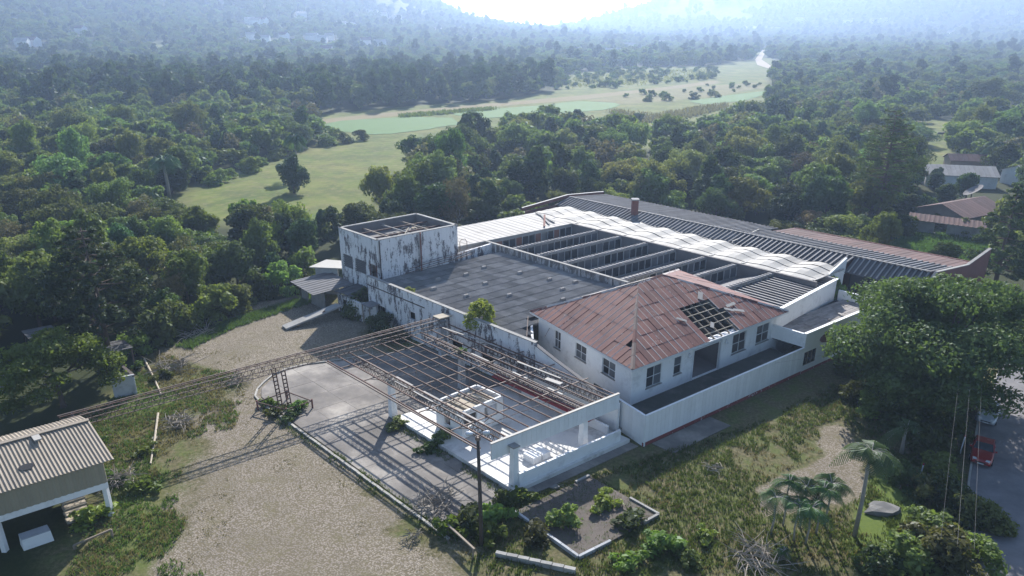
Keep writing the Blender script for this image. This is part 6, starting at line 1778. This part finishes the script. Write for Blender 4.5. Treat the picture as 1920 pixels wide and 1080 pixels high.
for _x, _y, h_ in VH:
    u_ = Vector((h_.x, h_.y, 0)).normalized(); al = (fp_[:, 0] - h_.x) * u_.x + (fp_[:, 1] - h_.y) * u_.y; ac = -(fp_[:, 0] - h_.x) * u_.y + (fp_[:, 1] - h_.y) * u_.x
    ok &= ~((np.abs(ac) < 15) & (al < 12) & (al > -75))
fp_ = fp_[ok]
fz_ = terrain(fp_[:, 0], fp_[:, 1])
for (x, y), z in zip(fp_, fz_):
    a = rr_.random(); p = proj((x, y, 0))
    if y < 560 and p[0] < 1000: k = "tall%d" % rr_.randint(0, 2) if a < .4 else "round%d" % rr_.randint(0, 3)
    else: k = ("round%d" % rr_.randint(0, 3)) if a < .55 else (("spread%d" % rr_.randint(0, 2)) if a < .72 else (("tall%d" % rr_.randint(0, 2)) if a < .78 else ("dark%d" % rr_.randint(0, 1))))
    s = rr_.uniform(.8, 1.25) * (1.0 if y < 700 else 1.22 if y < 1250 else 1.6 if y < 2400 else 2.2)
    far_pts.append((x, y, z, k, s))
sx_ = fr_.uniform(20, 240, 1500); sy_ = fr_.uniform(380, 640, 1500)
m_ = sdf(sx_, sy_, poly_np(SCRUB)) > -6
for x, y in list(zip(sx_[m_], sy_[m_]))[:150]: far_pts.append((x, y, 0.0, "bush%d" % rr_.randint(0, 2), rr_.uniform(.5, 1.4)))
m_ = sdf(sx_, sy_, poly_np(FALLOW)) > 0
for x, y in list(zip(sx_[m_], sy_[m_]))[:26]: far_pts.append((x, y, 0.0, "bush%d" % rr_.randint(0, 2), rr_.uniform(.4, 1.0)))
# simplified sources for the mass
FARM = {}
def far_kind(i, h, rad, nb, nleaf, size, leafm, seed, base, flat, spread=1.0):
    rs = np.random.RandomState(seed); bl = make_blobs(rs, h, rad, nb, base, flat, spread)
    Q = blob_leaves(bl, nleaf, size, rs, .25, .25, .6)
    return quads_mesh("mass_crown", Q, M[leafm])
fk = ["round", "spread", "tall", "dark", "dry", "bush"]
srcs = [far_kind(0, 8.8, 4.4, 13, 900, .85, "leaf_broad", 700, .15, .75), far_kind(1, 7.4, 5.2, 15, 900, .85, "leaf_feather", 701, .2, .55, 1.1), far_kind(2, 14.5, 3.9, 15, 950, .9, "leaf_dark", 702, .2, .95, .9), far_kind(3, 8.5, 4.0, 9, 850, .85, "leaf_dark", 703, .1, .95, .75), far_kind(4, 8, 4.2, 14, 600, .75, "leaf_dry", 704, .2, .8), far_kind(5, 3.2, 2.4, 8, 400, .6, "leaf_broad", 705, 0, .8)]
srcs2 = [far_kind(0, 9.2, 4.6, 12, 900, .85, "leaf_broad", 710, .12, .8), far_kind(1, 7.8, 5.0, 13, 900, .85, "leaf_feather", 711, .2, .6, 1.1), far_kind(2, 13.5, 4.1, 14, 950, .9, "leaf_dark", 712, .2, .95, .9)]
src_col = bpy.data.collections.new("forest_sources")      # not linked to the scene
src_objs = []
for i, me_ in enumerate(srcs + srcs2):
    o = bpy.data.objects.new("mass_tree_%02d" % i, me_); src_col.objects.link(o); src_objs.append(o)
def mass(name, pts, label):
    me_ = bpy.data.meshes.new(name)
    me_.vertices.add(len(pts)); me_.vertices.foreach_set("co", np.array([(p[0], p[1], p[2]) for p in pts], np.float32).ravel())
    idx = []
    for p in pts:
        b_ = fk.index(''.join(c for c in p[3] if not c.isdigit()))
        idx.append(b_ if (b_ > 2 or rr_.random() < .5) else 6 + b_)
    at = me_.attributes.new("pick", 'INT', 'POINT'); at.data.foreach_set("value", idx)
    at = me_.attributes.new("size", 'FLOAT_VECTOR', 'POINT'); at.data.foreach_set("vector", np.array([(p[4], p[4], p[4] * rr_.uniform(.85, 1.15)) for p in pts], np.float32).ravel())
    at = me_.attributes.new("turn", 'FLOAT_VECTOR', 'POINT'); at.data.foreach_set("vector", np.array([(0, 0, rr_.uniform(0, 6.28)) for p in pts], np.float32).ravel())
    o = link(name, me_)
    ng = bpy.data.node_groups.new(name + "_nodes", 'GeometryNodeTree')
    ng.interface.new_socket("Geometry", in_out='INPUT', socket_type='NodeSocketGeometry'); ng.interface.new_socket("Geometry", in_out='OUTPUT', socket_type='NodeSocketGeometry')
    gi = ng.nodes.new("NodeGroupInput"); go = ng.nodes.new("NodeGroupOutput")
    ci = ng.nodes.new("GeometryNodeCollectionInfo"); ci.inputs["Collection"].default_value = src_col; ci.inputs["Separate Children"].default_value = True; ci.inputs["Reset Children"].default_value = True
    ip = ng.nodes.new("GeometryNodeInstanceOnPoints"); ip.inputs["Pick Instance"].default_value = True
    def na(nm, typ):
        a = ng.nodes.new("GeometryNodeInputNamedAttribute"); a.data_type = typ; a.inputs["Name"].default_value = nm
        return [s for s in a.outputs if s.enabled][0]
    ng.links.new(gi.outputs[0], ip.inputs["Points"]); ng.links.new(ci.outputs[0], ip.inputs["Instance"])
    ng.links.new(na("pick", 'INT'), ip.inputs["Instance Index"]); ng.links.new(na("size", 'FLOAT_VECTOR'), ip.inputs["Scale"]); ng.links.new(na("turn", 'FLOAT_VECTOR'), ip.inputs["Rotation"])
    ng.links.new(ip.outputs[0], go.inputs[0])
    md = o.modifiers.new("trees", 'NODES'); md.node_group = ng
    return tag(o, label, kind="stuff")
mass("forest", far_pts, "far woods covering valley and hills")

# ------------------------------------------------------------------ reeds, undergrowth and grass (nobody could count them)
def tuft_field(name, polys, n, hgt, wid, mat, seed, per=5, avoid=None, label=None, cond=None):
    rs = np.random.RandomState(seed); P = []
    for poly in polys:
        xs = [p[0] for p in poly]; ys = [p[1] for p in poly]
        k = 0
        X = rs.uniform(min(xs), max(xs), n * 6); Y = rs.uniform(min(ys), max(ys), n * 6)
        m_ = pip(X, Y, poly)
        if avoid is not None:
            for q in avoid: m_ &= ~pip(X, Y, q)
        if cond is not None: m_ &= cond(X, Y)
        P.append(np.stack([X[m_], Y[m_]], 1)[:n])
    P = np.concatenate(P)
    N = len(P) * per
    base = np.repeat(P, per, 0) + rs.normal(size=(N, 2)) * wid * 1.6
    an = rs.rand(N) * 6.283; h = hgt * rs.uniform(.5, 1.25, N); ln = rs.uniform(.1, .7, N) * h
    bx = np.stack([base[:, 0], base[:, 1], np.zeros(N)], 1); dx = np.stack([np.cos(an), np.sin(an), np.zeros(N)], 1); sx = np.stack([-np.sin(an), np.cos(an), np.zeros(N)], 1) * wid * .5
    mid = bx + dx * (ln * .4)[:, None] + np.array([0, 0, 1.0]) * (h * .6)[:, None]; tip = bx + dx * ln[:, None] + np.array([0, 0, 1.0]) * h[:, None]
    Q = np.stack([bx - sx, bx + sx, tip + sx * .15, mid - sx * .8], 1)
    o = link(name, quads_mesh(name, Q, M[mat])); return tag(o, label, kind="stuff")
BLD = [poly_np([W(-13.5, 1), W(45, -2.6), W(68, 60), W(15, 60), W(-3, 58)]), poly_np([W(a, b) for a, b in AP]), poly_np([W(-37, 17.4), W(-53, 17.4), W(-53, 26), W(-37, 26)]), ROADZ, poly_np(PATH)]
_cobpoly = poly_np(COBBLE)
fg = gp([(400, 905), (420, 1080), (120, 1080), (200, 950), (190, 830), (150, 790), (215, 745), (250, 690), (300, 655), (365, 690), (450, 700), (460, 745), (430, 830)])
tuft_field("grass", [fg], 2600, .26, .07, "grass_blade", 61, 5, BLD, "rough grass and weeds between shed and cobbled yard", lambda X, Y: (vnoise(X, Y, 4.5, 5) + vnoise(X, Y, 1.4, 6) * .6 > -.12) & (sdf(X, Y, _cobpoly) + vnoise(X, Y, 5.5, 81) * 9 + vnoise(X, Y, 1.6, 82) * 4 < .6))
tuft_field("dry_grass", [fg], 2600, .24, .07, "dry_grass", 71, 5, BLD, "dry straw grass between shed and cobbled yard", lambda X, Y: (vnoise(X, Y, 4.0, 25) + vnoise(X, Y, 1.4, 26) * .6 > -.1) & (sdf(X, Y, _cobpoly) + vnoise(X, Y, 5.5, 81) * 9 + vnoise(X, Y, 1.6, 82) * 4 < .6))
def creep(X, Y):
    d_ = sdf(X, Y, _cobpoly)
    return (d_ > -1) & (d_ < 4.5) & (vnoise(X, Y, 2.2, 45) + vnoise(X, Y, .8, 46) * .7 > .02 + d_ * .06)
tuft_field("creeping_grass", [poly_np([Vector((-60, 25, 0)), Vector((0, 25, 0)), Vector((0, 105, 0)), Vector((-60, 105, 0))])], 5000, .10, .05, "dry_grass", 73, 4, BLD, "sparse grass creeping over the cobbles", creep)
gg = gp([(800, 990), (905, 935), (960, 940), (1210, 860), (1430, 790), (1560, 720), (1700, 740), (1800, 850), (1780, 1080), (905, 1080)])
tuft_field("garden_grass", [gg], 7500, .24, .07, "grass_blade", 62, 5, BLD, "rough grass of the front garden", lambda X, Y: vnoise(X, Y, 3.5, 15) + vnoise(X, Y, 1.2, 16) * .6 > -.16)
tuft_field("garden_straw", [gg], 1300, .22, .07, "dry_grass", 72, 5, BLD, "dry straw grass of the front garden", lambda X, Y: vnoise(X, Y, 3.0, 35) + vnoise(X, Y, 1.2, 36) * .6 > -.05)
kv = poly_np([W(-20.75, -1), W(-20.75, 29), W(-21.6, 29), W(-21.5, -1)])
tuft_field("kerb_grass", [kv, poly_np([W(-20.7, -1), W(-20.2, -1), W(-20.2, 16), W(-20.7, 16)]), poly_np([W(-13.2, 16.5), W(-14.2, 16.5), W(-14.2, 2), W(-13.5, 2)])], 620, .22, .06, "grass_blade", 63, 5, None, "grass growing along the kerb", lambda X, Y: vnoise(X, Y, 1.7, 17) > -.2)
yv = gp([(330, 650), (430, 600), (560, 560), (600, 545), (610, 560), (440, 615), (360, 655)])
tuft_field("edge_grass", [yv], 1500, .35, .08, "grass_blade", 64, 5, None, "grass fringe between the cobbles and the wood")
uv_ = gp([(1640, 470), (1700, 440), (1890, 440), (1890, 500), (1720, 495)])
tuft_field("meadow_weeds", [uv_], 2600, .6, .14, "grass_blade", 65, 5, None, "tall weeds behind the red-roofed annex")
rd = [gp([(1140, 208), (1230, 218), (1300, 205), (1360, 196), (1365, 203), (1290, 222), (1180, 235)])]
tuft_field("reeds", rd, 420, 1.8, .45, "reed", 66, 5, None, "pale reeds and cane along the field edges")
hedge = gp([(750, 217), (850, 209), (930, 203), (930, 206), (850, 213), (755, 221)])
tuft_field("hedge_scrub", [hedge], 260, 1.3, .6, "leaf_broad", 67, 5, None, "scrub along the field boundary")
tuft_field("pasture_scrub", [gp([(1070, 165), (1080, 140), (1330, 130), (1335, 147), (1200, 160)])], 500, 1.6, .8, "reed", 68, 5, None, "pale scrub on the far fallow field")
# ------------------------------------------------------------------ scattered bushes on the fields
fb = [((615, 272), "bush at the meadow corner below the paddies"), ((648, 268), "small bush on the meadow path"), ((680, 262), "little bush beside the paddy dyke"), ((625, 258), "round bush under the paddy's edge"), ((1215, 190), "bush on the fallow strip"), ((1250, 188), "bush in the middle of the fallow field"), ((1300, 186), "far bush on the fallow strip"), ((1342, 182), "bush where the fallow ends"), ((1200, 228), "bush beside the pale reeds")]
for i, ((x, y), l) in enumerate(fb): place_tree("bush%d" % (i % 3), "field_bush", l, "bush", tuple(G(x, y)), 1.3 if i else 2.0, 1.1, tint=tint(rng))
# garden trees round the cottages
gt = [((1772, 395), "dark0", .75, "round dark tree between the barn and the cottage"), ((1752, 355), "dark1", .62, "dark clipped tree before the pale cottage"), ((1810, 375), "dark0", .8, "dark tree before the blue-gabled house"), ((1800, 272), "spread1", .8, "spreading fruit tree on the pasture"), ((1815, 250), "spread0", 1.1, "wide tree at the pasture's far corner"), ((1835, 290), "round1", .9, "leafy tree above the stable"), ((1875, 285), "round2", 1.2, "large leafy tree beyond the stable at the photo's edge"), ((1880, 330), "round0", 1.0, "leafy tree beside the blue-gabled house"), ((1695, 400), "bush0", 1.3, "bush at the low barn's end"), ((1740, 400), "bush1", 1.2, "light bush in front of the cottage beside the barn"), ((1760, 425), "bush2", 1.0, "thorny bush before the low barn wall"), ((1800, 440), "bush1", 1.1, "bush in weeds before the low barn"), ((1700, 440), "bush2", 1.2, "bush at the weedy plot's wooded side"), ((1665, 200), "tall1", 1.0, "tall tree beside the far village road"), ((1850, 205), "spread2", 1.7, "broad shade tree beside the far road")]
for (x, y), k, s_, l in gt:
    c = G(x, y); place_tree(k, "garden_tree" if "tree" in l else "garden_bush", l, "tree" if "tree" in l else "bush", tuple(c), s_, s_, tint=tint(rng))
# ------------------------------------------------------------------ village houses far off in the haze
mats_r = [M["white_roof"], M["pale_roof"], M["brick_roof"], M["white_roof"]]
where = ["on the upper wooded hillside", "on the lower hillside", "in the valley village", "on the far valley floor"]
for i, (x, y, hit) in enumerate(VH):
    z = tz(hit.x, hit.y); dist = hit.length
    s_ = .85 if dist < 1200 else 1.1
    reg = where[0] if z > 60 else where[1] if z > 15 else where[2] if x > 850 else where[3]
    side = ["white-roofed", "pale-roofed", "red-roofed", "bright-roofed"][i % 4]
    gable_house("village_house", "%s house %s, %s from the hill's foot" % (side, reg, ORD[i % 25]), hit.x, hit.y, 15 * s_ * rng.uniform(.8, 1.5), 9 * s_, 6.0, 9.0, R(rng.uniform(-30, 30)), mats_r[i % 4], M["white_wall"], 6, win=False, group="far village houses", z=z)
# ------------------------------------------------------------------ the hazy air
hz = MB(); hz.abox(-3500, 3600, -260, 4700, -1.2, 262)
t = NT("haze_air"); t.n.remove(t.b)
pv = t.node("ShaderNodeVolumePrincipled")
pv.inputs["Color"].default_value = (.53, .70, 1.0, 1)
pv.inputs["Density"].default_value = HAZE
pv.inputs["Anisotropy"].default_value = .45
t.l.new(pv.outputs[0], t.out.inputs["Volume"])
ho = tag(hz.build("haze", t.m), kind="stuff")
print("objects", len(bpy.data.objects))
